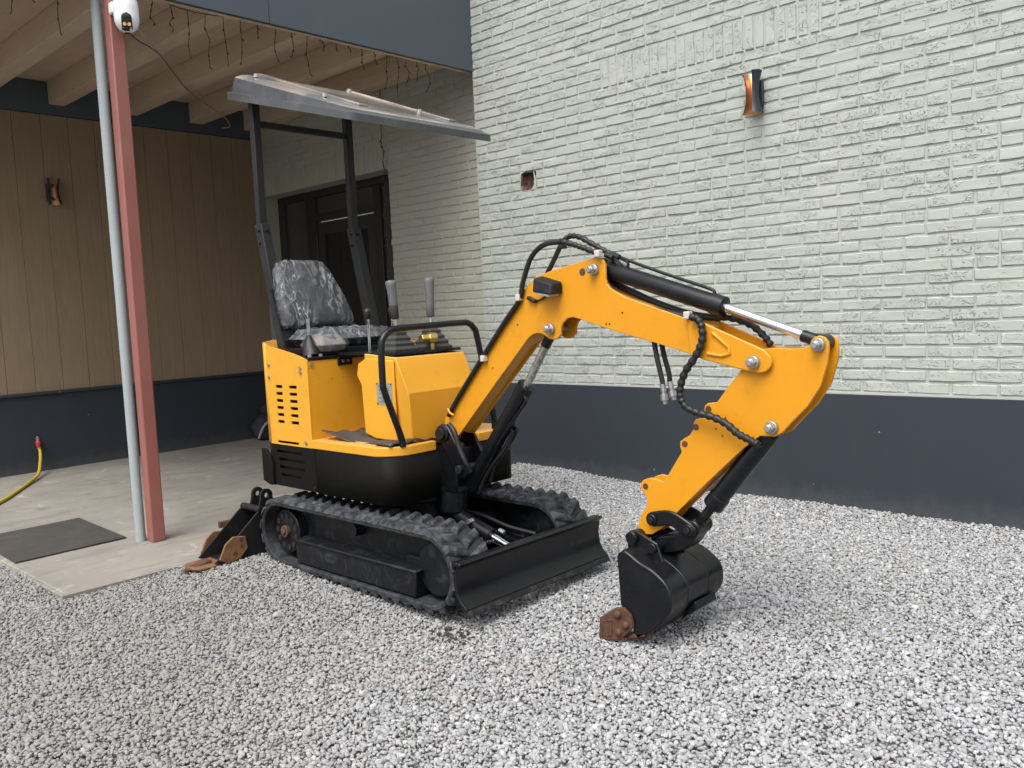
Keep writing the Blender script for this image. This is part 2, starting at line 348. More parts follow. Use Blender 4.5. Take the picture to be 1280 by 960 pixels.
def world_loc(o):
    v = Vector((0, 0, 0))
    while o is not None: v += o.location; o = o.parent
    return v
def build(name, mb, mat, parent=None, loc=None, bevel=0.0, seg=2, smooth=0.6, solid=0.0, sub=0, weld=False):
    if loc is None: loc = Vector((0, 0, 0)) if parent is not None else Vector((0, 0, 0))
    base = world_loc(parent) + Vector(loc) if parent is not None else Vector(loc)
    me = bpy.data.meshes.new(name)
    me.from_pydata([(x - base.x, y - base.y, z - base.z) for x, y, z in mb.v], [], mb.f)
    bm = bmesh.new(); bm.from_mesh(me)
    if weld: bmesh.ops.remove_doubles(bm, verts=bm.verts, dist=1e-4)
    bmesh.ops.recalc_face_normals(bm, faces=bm.faces); bm.to_mesh(me); bm.free()
    me.polygons.foreach_set('use_smooth', [True] * len(me.polygons))
    if smooth < 3: me.set_sharp_from_angle(angle=smooth)
    for m in (mat if isinstance(mat, (list, tuple)) else [mat]): me.materials.append(M[m] if isinstance(m, str) else m)
    ob = bpy.data.objects.new(name, me); C.objects.link(ob); ob.location = loc
    if parent is not None: ob.parent = parent
    if solid:
        md = ob.modifiers.new('thickness', 'SOLIDIFY'); md.thickness = abs(solid); md.offset = -1 if solid > 0 else 1
    if bevel:
        md = ob.modifiers.new('edge', 'BEVEL'); md.width = bevel; md.segments = seg; md.limit_method = 'ANGLE'; md.angle_limit = 0.6; md.harden_normals = False
    if sub:
        md = ob.modifiers.new('sub', 'SUBSURF'); md.levels = sub; md.render_levels = sub
    return ob
def tag(o, label=None, cat=None, kind=None, group=None):
    if label: o['label'] = label
    if cat: o['category'] = cat
    if kind: o['kind'] = kind
    if group: o['group'] = group
    return o
def empty(name, loc, label, cat, group=None):
    e = bpy.data.objects.new(name, None); C.objects.link(e); e.location = loc; e.empty_display_size = 0.1
    return tag(e, label, cat, 'thing', group)
def spline(pts, n=8):
    """Catmull-Rom through points"""
    p = [Vector(q) for q in pts]; p = [p[0] * 2 - p[1]] + p + [p[-1] * 2 - p[-2]]; out = []
    for i in range(1, len(p) - 2):
        for k in range(n):
            t = k / n; a, b, c, d = p[i - 1], p[i], p[i + 1], p[i + 2]
            out.append(0.5 * ((2 * b) + (-a + c) * t + (2 * a - 5 * b + 4 * c - d) * t * t + (-a + 3 * b - 3 * c + d) * t ** 3))
    out.append(p[-2]); return out
def arc(cx, cy, r, a0, a1, n):
    return [(cx + r * math.cos(math.radians(a0 + (a1 - a0) * i / n)), cy + r * math.sin(math.radians(a0 + (a1 - a0) * i / n))) for i in range(n + 1)]

# ------------------------------------------------------------------ layout of the place (metres)
XW = 4.72          # face of the brick wall
YC = 4.722         # its corner, also the line of the porch fascia
XR = 4.84          # face of the porch wall with the door
YB = 8.02          # brown boarded wall
PL = 0.657         # top of the slate plinth
ZC = 3.33          # underside of the ceiling boards
SX, SY = 1.352, 4.16   # slab corner

def gz(x, y):
    z = 0.008 * math.sin(1.9 * x + 0.7 * y) + 0.006 * math.sin(3.1 * y - 1.3 * x + 1)
    z += 0.03 * math.exp(-max(0.0, XW - x) / 0.3) + 0.035 * math.exp(-(((x - 4.35) / 0.5) ** 2 + ((y - 4.0) / 0.35) ** 2))
    z += 0.035 * math.exp(-(((x - 2.12) / 0.30) ** 2 + ((y - 3.75) / 0.35) ** 2)) - 0.015 * math.exp(-(((x - 2.2) / 0.4) ** 2 + ((y - 2.5) / 0.4) ** 2))
    return z - 0.012

# ------------------------------------------------------------------ ground, slab
def make_ground():
    xs = [-60, -20, -6, -2] + list(np.linspace(-1, 4.9, 60)) + [8, 20, 60]
    ys = [-60, -20, -6, -3] + list(np.linspace(-1.6, 4.3, 60)) + [6, 9, 20, 60]
    mb = MB(); pts = []
    for y in ys:
        for x in xs:
            far = x < -1.01 or x > 4.95 or y < -1.7 or y > 4.35
            z = -0.03 if far else gz(x, y) - 0.012
            if x > SX + 0.05 and y > SY + 0.05: z = -0.06
            pts.append((x, y, z))
    mb.grid(pts, len(ys), len(xs))
    o = build('ground', mb, 'gravelbase', smooth=4); tag(o, kind='structure')
make_ground()
slab = build('concrete_slab', MB().box((SX, SY, -0.12), (XR + 0.4, YB + 0.05, 0.0)), 'concrete', bevel=0.006); tag(slab, kind='structure')
build('edge_board', MB().box((SX - 0.018, SY - 0.018, -0.12), (XW, SY - 0.001, -0.004)).box((SX - 0.018, SY, -0.12), (SX - 0.001, YB, -0.004)), 'concrete', slab, bevel=0.003)

# ------------------------------------------------------------------ gravel stones (one mass)
def make_gravel():
    protos = bpy.data.collections.new('stone_shapes')
    for k in range(14):
        bm = bmesh.new(); bmesh.ops.create_icosphere(bm, subdivisions=2, radius=1.0)
        rs = np.random.RandomState(100 + k)
        dirs = rs.normal(size=(9, 3)); dirs /= np.linalg.norm(dirs, axis=1)[:, None]; cut = rs.uniform(0.62, 0.95, 9)
        for v in bm.verts:
            p = np.array(v.co)
            for d, c in zip(dirs, cut):
                t = p @ d
                if t > c: p = p - d * (t - c) * 0.88
            p = p * (1 + rs.normal() * 0.025)
            v.co = Vector(p * np.array([1.0, rs.uniform(.74, .76), rs.uniform(.58, .60)]))
        me = bpy.data.meshes.new('stone'); bm.to_mesh(me); bm.free()
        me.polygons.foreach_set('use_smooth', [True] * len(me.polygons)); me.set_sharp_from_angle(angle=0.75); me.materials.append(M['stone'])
        protos.objects.link(bpy.data.objects.new('stone', me))
    sp = 0.0106; rs = np.random.RandomState(5); pts = []
    X, Y = np.meshgrid(np.arange(-0.4, XW - 0.004, sp), np.arange(-1.2, 8.0, sp))
    X = X.ravel() + rs.uniform(-.55, .55, X.size) * sp; Y = Y.ravel() + rs.uniform(-.55, .55, Y.size) * sp
    lim = SY - 0.02 + 0.012 * np.sin(X * 9) + 0.02 * np.sin(X * 3.3)
    ok = (X < XW - 0.005) & ((X < SX - 0.015 + 0.01 * np.sin(Y * 7)) | (Y < lim)) & (Y < 7.9)
    # a tongue of gravel pushed onto the slab by the brick wall
    ok |= (X < XW - 0.005) & (X > 3.5) & (Y < lim + np.clip((X - 3.5) * 0.26, 0, 0.26)) & (Y < 7)
    P = np.stack([X - 0, Y - 0, np.zeros_like(X) - CAM_H], 1) @ R
    px = 640 + F * P[:, 0] / P[:, 2]; py = 480 + F * P[:, 1] / P[:, 2]
    ok &= (P[:, 2] > 0.8) & (px > -330) & (px < 1610) & (py < 1240)
    # thin the stones that hide under the tracks' shade behind the slab line no camera reaches
    X, Y = X[ok], Y[ok]
    n = X.size
    Z = np.array([gz(a, b) for a, b in zip(X, Y)])
    over = np.clip(Y - SY, 0, 1); Z = np.where((Y > SY - 0.02) & (X > SX), np.maximum(Z, 0.006 + 0.03 * np.clip((X - 3.4), 0, 1)), Z)
    Z += rs.uniform(-0.006, 0.005, n)
    stray = 0
    me = bpy.data.meshes.new('gravel'); me.from_pydata(list(zip(X, Y, Z)), [], [])
    me.attributes.new('rot', 'FLOAT_VECTOR', 'POINT'); me.attributes.new('scl', 'FLOAT', 'POINT')
    e = np.stack([rs.normal(0, .45, n), rs.normal(0, .45, n), rs.uniform(0, 6.28, n)], 1)
    me.attributes['rot'].data.foreach_set('vector', e.ravel().astype(np.float32))
    sc = np.clip(rs.lognormal(math.log(0.0073), 0.33, n), 0.0034, 0.0165)
    me.attributes['scl'].data.foreach_set('value', sc.astype(np.float32))
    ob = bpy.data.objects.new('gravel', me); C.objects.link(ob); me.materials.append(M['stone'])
    g = bpy.data.node_groups.new('gravel_nodes', 'GeometryNodeTree')
    g.interface.new_socket('Geometry', in_out='INPUT', socket_type='NodeSocketGeometry'); g.interface.new_socket('Geometry', in_out='OUTPUT', socket_type='NodeSocketGeometry')
    gi = g.nodes.new('NodeGroupInput'); go = g.nodes.new('NodeGroupOutput')
    ci = g.nodes.new('GeometryNodeCollectionInfo'); ci.inputs['Collection'].default_value = protos; ci.inputs['Separate Children'].default_value = True; ci.inputs['Reset Children'].default_value = True
    ip = g.nodes.new('GeometryNodeInstanceOnPoints'); ip.inputs['Pick Instance'].default_value = True
    a1 = g.nodes.new('GeometryNodeInputNamedAttribute'); a1.data_type = 'FLOAT_VECTOR'; a1.inputs[0].default_value = 'rot'
    a2 = g.nodes.new('GeometryNodeInputNamedAttribute'); a2.data_type = 'FLOAT'; a2.inputs[0].default_value = 'scl'
    e2r = g.nodes.new('FunctionNodeEulerToRotation')
    g.links.new(gi.outputs[0], ip.inputs['Points']); g.links.new(ci.outputs[0], ip.inputs['Instance'])
    g.links.new(a1.outputs[0], e2r.inputs[0]); g.links.new(e2r.outputs[0], ip.inputs['Rotation']); g.links.new(a2.outputs[0], ip.inputs['Scale'])
    g.links.new(ip.outputs[0], go.inputs[0])
    md = ob.modifiers.new('stones', 'NODES'); md.node_group = g
    tag(ob, 'loose grey crushed stone covering the yard', 'gravel', 'stuff')
    print('stones', n)
make_gravel()

# ------------------------------------------------------------------ bricks
def brick_mesh(w, h, k, depth=0.0068, rough=0.0010):
    """brick face lying in the y-z plane, looking to -x, centre at the origin; ~44 triangles"""
    rs = np.random.RandomState(k * 13 + int(w * 1000)); b = 0.0050
    nx, nz = (4, 2) if w > h else (2, 4)
    ys = np.linspace(-w / 2 + b, w / 2 - b, nx + 1); zs = np.linspace(-h / 2 + b, h / 2 - b, nz + 1)
    vs = []; fs = []
    for j, z in enumerate(zs):
        for i, y in enumerate(ys):
            vs.append((-depth + rs.normal() * rough, y + rs.normal() * 0.0012, z + rs.normal() * 0.0012))
    c = nx + 1
    for j in range(nz):
        for i in range(nx): fs.append((j * c + i, (j + 1) * c + i, (j + 1) * c + i + 1, j * c + i + 1))
    ring = [i for i in range(c)] + [j * c + nx for j in range(1, nz + 1)] + [nz * c + i for i in range(nx - 1, -1, -1)] + [j * c for j in range(nz - 1, 0, -1)]
    o = len(vs)
    for r_ in ring:
        _, y, z = vs[r_]
        vs.append((0.003, y + math.copysign(b, y) * (abs(abs(y) - (w / 2 - b)) < .005) + rs.normal() * .0008, z + math.copysign(b, z) * (abs(abs(z) - (h / 2 - b)) < .005) + rs.normal() * .0008))
    m = len(ring)
    for i in range(m): fs.append((ring[i], ring[(i + 1) % m], o + (i + 1) % m, o + i))
    return vs, fs
BR = {}
def brick_data(w, h, k, mat):
    key = (round(w, 3), round(h, 3), k, mat)
    if key not in BR:
        vs, fs = brick_mesh(w, h, k); me = bpy.data.meshes.new('brick'); me.from_pydata(vs, [], fs)
        bm = bmesh.new(); bm.from_mesh(me); bmesh.ops.recalc_face_normals(bm, faces=bm.faces)
        bm.to_mesh(me); bm.free()
        me.polygons.foreach_set('use_smooth', [True] * len(me.polygons)); me.set_sharp_from_angle(angle=.45); me.materials.append(M[mat])
        BR[key] = (me, vs, fs)
    return BR[key]
def lay_bricks(parent, X, items, mat, name='brick', most=300):
    """items: (yc, zc, w, h). The ones largest in view become objects, the others one part."""
    base = world_loc(parent); scored = []
    for it in items:
        px, py, d = pix(X, it[0], it[1])
        vis = -40 < px < 1320 and -30 < py < 990
        scored.append((-(it[2] * it[3] / d ** 2) if vis else 1.0 + d, it))
    scored.sort(key=lambda q: q[0]); rest = MB()
    for i, (s, (y, z, w, h)) in enumerate(scored):
        k = random.randrange(8); me, vs, fs = brick_data(w, h, k, mat)
        off = random.gauss(0, 0.0012)
        if i < most and s < 0:
            o = bpy.data.objects.new(name, me); C.objects.link(o); o.parent = parent; o.location = Vector((X + off, y, z)) - base
            o.rotation_euler = (random.gauss(0, .006), 0, random.gauss(0, .006))
        else: rest.add([(a + X + off, b + y, c + z) for a, b, c in vs], fs)
    if rest.v: tag(build('brickwork', rest, mat, parent, smooth=.45), kind='stuff')
CRS, BRL = 0.0636, 0.2235
def courses(y_lo, y_hi, z0, z1, blocked, jag=0.0):
    """running bond; blocked panels (y0, y1, z0, z1) are left free and the bricks beside them cut"""
    out = []; n = int(round((z1 - z0) / CRS))
    for r in range(n):
        z = z0 + (r + 0.5) * CRS; hi = y_hi + (random.uniform(-jag, jag) if jag else 0)
        cuts = sorted([(a, b) for a, b, c, d in blocked if c < z < d], reverse=True)
        spans = []; cur = hi
        for a, b in cuts: spans.append((b, cur)); cur = a
        spans.append((y_lo, cur))
        edges = [hi]; y = hi - (BRL / 2 if r % 2 else BRL)
        while y > y_lo:
            edges.append(y + random.gauss(0, .004))
            if random.random() < .07: edges.append(y - BRL / 2 + random.gauss(0, .004))
            y -= BRL
        edges.append(y_lo)
        for b1, a1 in zip(edges[:-1], edges[1:]):
            for lo, hi2 in spans:
                a2, b2 = max(a1, lo), min(b1, hi2)
                if b2 - a2 > 0.03: out.append(((a2 + b2) / 2, z + random.gauss(0, .0008), round(b2 - a2 - 0.0095, 2), 0.054))
    return out
wall = empty('brick_wall', (XW, 2.0, 0), 'sage white painted rough brick wall above a slate band, with copper lamp', 'wall')
ZR = PL + 0.005
SOL = (2.02, 3.51, ZR + 31 * CRS, ZR + 34 * CRS)              # soldier course panel
HOLE = (4.125, 4.275, ZR + 22 * CRS, ZR + 24 * CRS)
build('mortar_bed', MB().box((XW, -1.2, PL), (XW + 0.11, HOLE[0], 4.1)).box((XW, HOLE[1], PL), (XW + 0.11, YC, 4.1)).box((XW, HOLE[0], PL), (XW + .11, HOLE[1], HOLE[2])).box((XW, HOLE[0], HOLE[3]), (XW + .11, HOLE[1], 4.1)), 'mortar', wall)
build('plinth', MB().box((XW - 0.028, -1.2, -0.1), (XW + 0.11, YC, PL - 0.006)), 'plinth', wall, bevel=0.003)
build('plinth_cap_line', MB().box((XW - 0.026, -1.2, PL - 0.006), (XW + 0.1, YC, PL + 0.005)), 'mortar', wall)
wall_items = courses(-1.15, YC - 0.004, ZR, 3.84, [SOL, HOLE])
k = int((SOL[1] - SOL[0]) / 0.0625)
for i in range(k): wall_items.append((SOL[0] + (i + .5) * (SOL[1] - SOL[0]) / k, (SOL[2] + SOL[3]) / 2, round((SOL[1] - SOL[0]) / k - 0.0095, 3), 0.184))
lay_bricks(wall, XW, wall_items, 'brick')
hm = MB()                                        # broken-out socket: a ragged pocket
hp = [onx(a, b, XW) for a, b in ((653, 216), (660, 212), (668, 212.5), (669.5, 222), (668.5, 231), (665, 236.5), (656, 237.5), (652.5, 231))]
cy, cz = (HOLE[0] + HOLE[1]) / 2, (HOLE[2] + HOLE[3]) / 2; py_ = sum(p.y for p in hp) / 8; pz_ = sum(p.z for p in hp) / 8
outer = [(XW - 0.007, p.y - py_ + cy, p.z - pz_ + cz) for p in hp]
inner = [(XW + 0.045 + random.uniform(-.01, .01), cy + (y - cy) * .85, cz + (z - cz) * .85) for _, y, z in outer]
hm.add(outer + inner + [(XW + 0.055, cy, cz)], [(i, (i + 1) % 8, 8 + (i + 1) % 8, 8 + i) for i in range(8)] + [(8 + i, 8 + (i + 1) % 8, 16) for i in range(8)])
build('broken_socket', hm, 'hole', wall, smooth=.3)
y0, y1, z0, z1 = HOLE; rim = []
for x, y, z in outer:
    dy, dz = y - cy, z - cz; t = min((y1 + .004 - cy) / max(abs(dy), 1e-6), (z1 + .004 - cz) / max(abs(dz), 1e-6)); rim.append((XW - .0065, cy + dy * t, cz + dz * t))
build('socket_rim', MB().add(outer + rim, [(i, (i + 1) % 8, 8 + (i + 1) % 8, 8 + i) for i in range(8)]), 'brick', wall, smooth=.2)

# the porch wall with the door opening
OY0, OZ = 5.935, 2.475
pw = empty('porch_brick_wall', (XR, 6.3, 0), 'shaded cream brick wall around the dark porch door', 'wall')
build('mortar_bed', MB().box((XR, YC - 0.2, 0), (XR + 0.19, OY0, 3.6)).box((XR, OY0, OZ), (XR + 0.19, YB + 0.3, 3.6)), 'mortar', pw)
build('reveal', MB().box((XR - 0.012, YB - 0.012, 0), (XR + 0.2, YB + 0.3, OZ + 0.004)), 'brick2', pw)
build('plinth', MB().box((XR - 0.028, YC, 0), (XR, OY0 - 0.01, PL)), 'plinth', pw, bevel=.003)
it = [(y, z, w, h) for y, z, w, h in courses(YC + 0.0, OY0 + 0.003, PL + 0.005, 3.33, [], 0.012)]
it += courses(OY0, YB, OZ + 0.2, 3.33, [])
ns = 33
for i in range(ns): it.append((OY0 + (i + .5) * (YB - OY0) / ns, OZ + 0.1, round((YB - OY0) / ns - 0.010, 3), 0.192))
lay_bricks(pw, XR, it, 'brick2')

# door set back in the opening
XD = 5.02
door = empty('glazed_entrance', (XD, 6.9, 0), 'dark framed glazed door with sidelight behind the excavator seat', 'door')
fr = MB()
fr.box((XD, OY0 - .05, OZ - 0.07), (XD + .06, YB, OZ)).box((XD, 7.90, 0), (XD + .06, YB, OZ - .07)).box((XD - .004, 7.33, 0), (XD + .06, 7.50, OZ - .07)).box((XD - .002, 6.30, 0), (XD + .06, 6.40, OZ - .07)).box((XD + .001, OY0 - .05, 0), (XD + .06, OY0 + .06, OZ - .07)).box((XD - .01, 6.40, 2.165), (XD + .06, 7.33, 2.23)).box((XD + .002, 7.50, 0), (XD + .06, 7.9, .12))
build('frame', fr, 'doorframe', door, bevel=.004)
build('sidelight_pane', MB().box((XD + .03, 7.50, .12), (XD + .036, 7.90, OZ - .07)), 'glass2', door)
build('transom_pane', MB().box((XD + .03, 6.40, 2.23), (XD + .036, 7.33, OZ - .07)), 'glass2', door)
build('narrow_pane', MB().box((XD + .03, OY0 + .06, 0), (XD + .036, 6.30, OZ - .07)), 'glass2', door)
leaf = build('door_leaf', MB().box((XD + .012, 6.405, .01), (XD + .05, 6.52, 2.155)).box((XD + .012, 7.22, .01), (XD + .05, 7.325, 2.155)).box((XD + .013, 6.52, 2.03), (XD + .05, 7.22, 2.155)).box((XD + .013, 6.52, .01), (XD + .05, 7.22, .25)), 'doorleaf', door)
build('pane', MB().box((XD + .028, 6.52, .25), (XD + .034, 7.22, 2.03)), 'glass', leaf)
build('handle', MB().tube(spline([(XD + .01, 6.47, 1.05), (XD - .03, 6.47, 1.05), (XD - .04, 6.50, 1.05), (XD - .04, 6.58, 1.05)], 4), .009, 8), 'steel', leaf)

# brown boarded wall
bw = empty('boarded_wall', (2.6, YB, 0), 'brown vertical board wall over a slate base at the back of porch', 'wall')
build('plinth', MB().box((1.2, YB - 0.03, -.05), (XR, YB + .12, PL)), 'plinth', bw, bevel=.004)
build('plinth_ledge', MB().box((1.2, YB - 0.05, PL), (XR, YB + .1, PL + .025)), 'plinth', bw, bevel=.004)
build('backing', MB().box((1.2, YB + .01, PL + .025), (XR, YB + .12, 3.5)), 'hidden', bw)
x = 1.2; i = 0
while x < XR - .02:
    w = 0.222; x1 = min(x + w, XR)
    build('board', MB().box((x + .0012, YB - .012 + random.uniform(-.0015, .0015), PL + .026), (x1 - .0012, YB + .009, 3.05)), 'brownboard', bw, bevel=.002); x += w
build('top_beam', MB().box((1.2, YB - .02, 3.055), (XR, YB + .009, 3.34)), 'fascia', bw, bevel=.003)

# porch roof: joists, boards, fascia
pr = empty('timber_roof_structure', (2.9, 6.3, 3.0), 'timber porch roof with pale joists and slate fascia along its front', 'roof')
JX = [1.30, 1.70, 2.30, 2.90, 3.53, 4.17, 4.745]
for j in JX: build('joist', MB().box((j - .065, YC + .09, 3.14), (j + .065 if j < 4.7 else 4.815, YB - .022, ZC)), 'joist', pr, bevel=.004)
y = YC + .08
while y < YB:
    build('ceiling_board', MB().box((1.2, y + .001, ZC + random.uniform(.0, .002)), (XR - .03, min(y + .235, YB) - .001, ZC + .02)), 'ceilboard', pr); y += .235
fx = [0.0, 1.2, 2.98, XW + .02]
for a, b in ((1.2, 2.98), (2.983, XW + .03)):
    build('fascia_panel', MB().box((a, YC - .012, 3.008), (b, YC + .02, 3.95)), 'fascia', pr, bevel=.002)
build('front_beam', MB().box((1.2, YC + .02, 3.02), (XW + .1, YC + .088, 3.34)), 'joist', pr, bevel=.003)
build('roof_deck', MB().box((1.2, YC + .02, 3.42), (XR + .5, YB + .3, 3.5)), 'fascia', pr)

# red post, grey pipe
post = build('red_post', MB().box((2.004, 4.690, 0), (2.078, 4.764, 3.02)), 'redpost', loc=(2.05, 4.72, 0), bevel=.008, seg=3)
tag(post, 'square red painted steel post carrying the porch roof', 'post')
dp = empty('drain_pipe', (1.965, 4.81, 0), 'round grey drain pipe beside the red post', 'pipe')
build('pipe', MB().cyl((1.984, 4.802, 0), (1.984, 4.802, 3.02), .027, 20), 'pipe', dp, smooth=1.0)

def trumpet(name, parent, c, facing_deg, slit, h, rm, re_, wall_dir):
    rows = 15; cols = 22; pts_o = []; pts_i = []
    for i in range(rows):
        t = i / (rows - 1); s = abs(2 * t - 1); r_ = rm + (re_ - rm) * (s ** 2.2)
        for j in range(cols):
            a = math.radians(facing_deg + slit / 2 + (360 - slit) * j / (cols - 1))
            pts_o.append((c[0] + r_ * math.cos(a), c[1] + r_ * math.sin(a), c[2] - h / 2 + h * t))
            q = r_ - .003; pts_i.append((c[0] + q * math.cos(a), c[1] + q * math.sin(a), c[2] - h / 2 + h * t))
    build('shell', MB().grid(pts_o, rows, cols), 'sconce', parent, smooth=1.2); build('lining', MB().grid(pts_i, rows, cols), 'copper', parent, smooth=1.2)
sc = empty('wall_sconce', (XW - .02, 2.385, 2.37), 'black and copper hourglass lamp on the white brick wall', 'wall lamp')
trumpet('x', sc, (XW - .088, 2.385, 2.37), 160, 88, .232, .036, .056, 0)
build('back_plate', MB().box((XW - .05, 2.345, 2.30), (XW - .024, 2.425, 2.44)), 'sconce', sc, bevel=.003)
sc2 = empty('wall_sconce', (2.79, YB - .02, 2.39), 'black and copper hourglass lamp on the brown boarded wall', 'wall lamp')
trumpet('x', sc2, (2.795, YB - .085, 2.39), -103, 80, .215, .036, .056, 0)
build('back_plate', MB().box((2.755, YB - .05, 2.32), (2.835, YB - .013, 2.46)), 'sconce', sc2, bevel=.003)

# security camera on the post
sec = empty('security_camera', (2.05, 4.66, 2.8), 'white domed security camera on the red post', 'camera')
body = MB(); rows = 12; cols = 28; pts = []
for i in range(rows):
    t = i / (rows - 1); z = 2.905 - 0.165 * t; r_ = 0.062 * (0.93 + .07 * min(1, t * 6)) if t < .55 else 0.062 * math.sqrt(max(0.0, 1 - ((t - .55) / .47) ** 2))
    for j in range(cols + 1):
        a = 2 * math.pi * j / cols; pts.append((2.055 + r_ * math.cos(a), 4.60 + r_ * math.sin(a), z))
body.grid(pts, rows, cols + 1); body.add([pts[j] for j in range(cols)], [tuple(range(cols))])
build('housing', body, 'white', sec, smooth=1.0)
build('bracket', MB().box((2.0, 4.645, 2.845), (2.05, 4.689, 2.905)).box((2.03, 4.60, 2.86), (2.08, 4.68, 2.90)), 'white', sec, bevel=.008, seg=3)
ca = Vector((-.42, -.907, 0)); cs = Vector((.907, -.42, 0)); cc = Vector((2.055, 4.60, 2.785))
win = []
for i in range(9):
    t = i / 8; z = 2.828 - .085 * t; w = .026 * (math.sqrt(max(0, 1 - (1 - t * 3) ** 2)) if t < .33 else 1.0)
    r_ = .0635 if z > 2.805 else .0635 * math.sqrt(max(.02, 1 - ((2.905 - z) / .165 / .47 - .55 / .47) ** 2))
    for s in (-1, -.33, .33, 1):
        q = math.sqrt(max(1e-6, r_ ** 2 - (w * s) ** 2)); win.append((cc.x + ca.x * q + cs.x * w * s, cc.y + ca.y * q + cs.y * w * s, z))
build('lens_window', MB().grid(win, 9, 4), 'lens', sec, smooth=1.2)
lc = cc + ca * .062 + Vector((0, 0, -.015))
for s in (-1, 1): build('lamp_eye', MB().cyl(lc + cs * .011 * s + Vector((0, 0, -.004)), lc + cs * .011 * s + ca * .005 + Vector((0, 0, -.004)), .009, 14), 'copper', sec)
build('cable', MB().tube(spline([(2.10, 4.62, 2.80), (2.30, 4.95, 2.86), onz(200, 68, 3.10), onz(232, 108, 3.11), onz(258, 130, 3.11), onz(282, 148, 3.11), onz(287, 158, 3.05), onz(278, 160, 3.04)], 8), .005, 6), 'cable', sec, smooth=1.2)
build('cable', MB().tube(spline([(2.09, 4.65, 2.76), (2.33, 5.1, 2.88), onz(200, 69, 3.098), onz(231, 109, 3.108), onz(259, 131, 3.108)], 8), .0035, 6), 'darkwire', sec, smooth=1.2)

# mat, hose, bag
mt = MB().prism([(1.375, 4.915), (1.955, 4.93), (1.985, 5.71), (1.40, 5.70)], 0.002, 0.012, 2)
tag(build('door_mat', mt, 'mat_rubber', loc=(1.68, 5.3, 0), bevel=.003), 'dark grey rectangular rubber mat lying on the concrete', 'mat')
ho = empty('garden_hose', (2.49, 7.97, .2), 'yellow garden hose with red connector on the slate base', 'hose')
hpts = [(2.492, 7.955, .215), (2.495, 7.94, .17), (2.46, 7.85, .10), (2.36, 7.62, .03), (2.2, 7.35, .016), (1.99, 7.0, .014), (1.83, 6.75, .014), (1.4, 6.2, .014), (.9, 5.9, .014)]
build('hose', MB().tube(spline(hpts, 8), .013, 10), 'hosey', ho, smooth=1.2)
build('connector', MB().tube([(2.49, 7.962, .275), (2.491, 7.958, .262), (2.492, 7.956, .232), (2.492, 7.955, .212)], [.014, .021, .02, .015], 12), 'hosered', ho, smooth=1.0)
build('tap', MB().cyl((2.49, 7.99, .285), (2.49, 7.955, .285), .011, 10).cyl((2.49, 7.962, .26), (2.49, 7.962, .31), .009, 10), 'steel', ho)
bag = empty('work_bag', (4.62, 7.86, 0), 'dark slumped cloth bag with grey strap by the slate base', 'bag')
def blob(c, r, seed, n=2, amp=.12):
    bm = bmesh.new(); bmesh.ops.create_icosphere(bm, subdivisions=n + 1, radius=1.0); rs = np.random.RandomState(seed)
    ks = rs.normal(size=(6, 3)) * 2.2; ph = rs.uniform(0, 6, 6); mb = MB(); vs = []
    for v in bm.verts:
        p = np.array(v.co); s = 1 + amp * sum(math.sin(ks[i] @ p * 1.3 + ph[i]) for i in range(6)) / 3
        q = p * s * np.array(r); vs.append((c[0] + q[0], c[1] + q[1], max(c[2] - r[2] * .8, c[2] + q[2])))
    mb.add(vs, [tuple(v.index for v in f.verts) for f in bm.faces]); bm.free(); return mb
build('sack', blob((4.62, 7.83, .115), (.20, .13, .14), 4, 3, .2), 'bagblack', bag, smooth=1.2)
build('sack_top', blob((4.70, 7.86, .25), (.10, .1, .12), 9, 3, .2), 'bagblack', bag, smooth=1.2)
build('strap', MB().tube(spline([(4.44, 7.72, .03), (4.48, 7.69, .14), (4.56, 7.68, .20), (4.66, 7.69, .19)], 6), .014, 8), 'strap', bag, smooth=1.2)

# string lights under the porch ceiling
sg = empty('string_lights', (3.6, 5.0, 3.1), 'thin dark fairy light strings hanging under the porch ceiling and beside door', 'fairy lights')
wire = MB(); rs = random.Random(3); xs = np.linspace(1.5, 4.6, 56)
pw_ = [(x, 4.99 + .05 * math.sin(3 * x), 3.145 - .05 * abs(math.sin(x * 4.1)) - (.002 if i % 2 else 0)) for i, x in enumerate(xs)]
build('lead_wire', MB().tube(pw_, .0028, 5), 'darkwire', sg)
for i, x in enumerate(xs):
    if i % 2: continue
    L = rs.uniform(.06, .32); q = [(x, pw_[i][1], pw_[i][2])]
    for s in range(1, 5): q.append((x + rs.uniform(-.015, .015), pw_[i][1] + rs.uniform(-.015, .015), pw_[i][2] - L * s / 4))
    mb = MB().tube(q, .0024, 5)
    for s in range(1, 5): mb.cyl(Vector(q[s]), Vector(q[s]) + Vector((rs.uniform(-.012, .012), rs.uniform(-.012, .012), -.014)), .0038, 5)
    build('drop_wire', mb, 'darkwire', sg)
mb = MB(); q = []; z = 3.3
while z > 1.2:
    q.append((XR - .035 + rs.uniform(-.012, .008), 5.955 + rs.uniform(-.02, .02), z)); z -= .045
mb.tube(q, .0035, 5)
for a in q: mb.cyl(Vector(a), Vector(a) + Vector((rs.uniform(-.02, .0), rs.uniform(-.03, .03), rs.uniform(-.02, .01))), .0045, 5)
build('hanging_strand', mb, 'darkwire', sg)

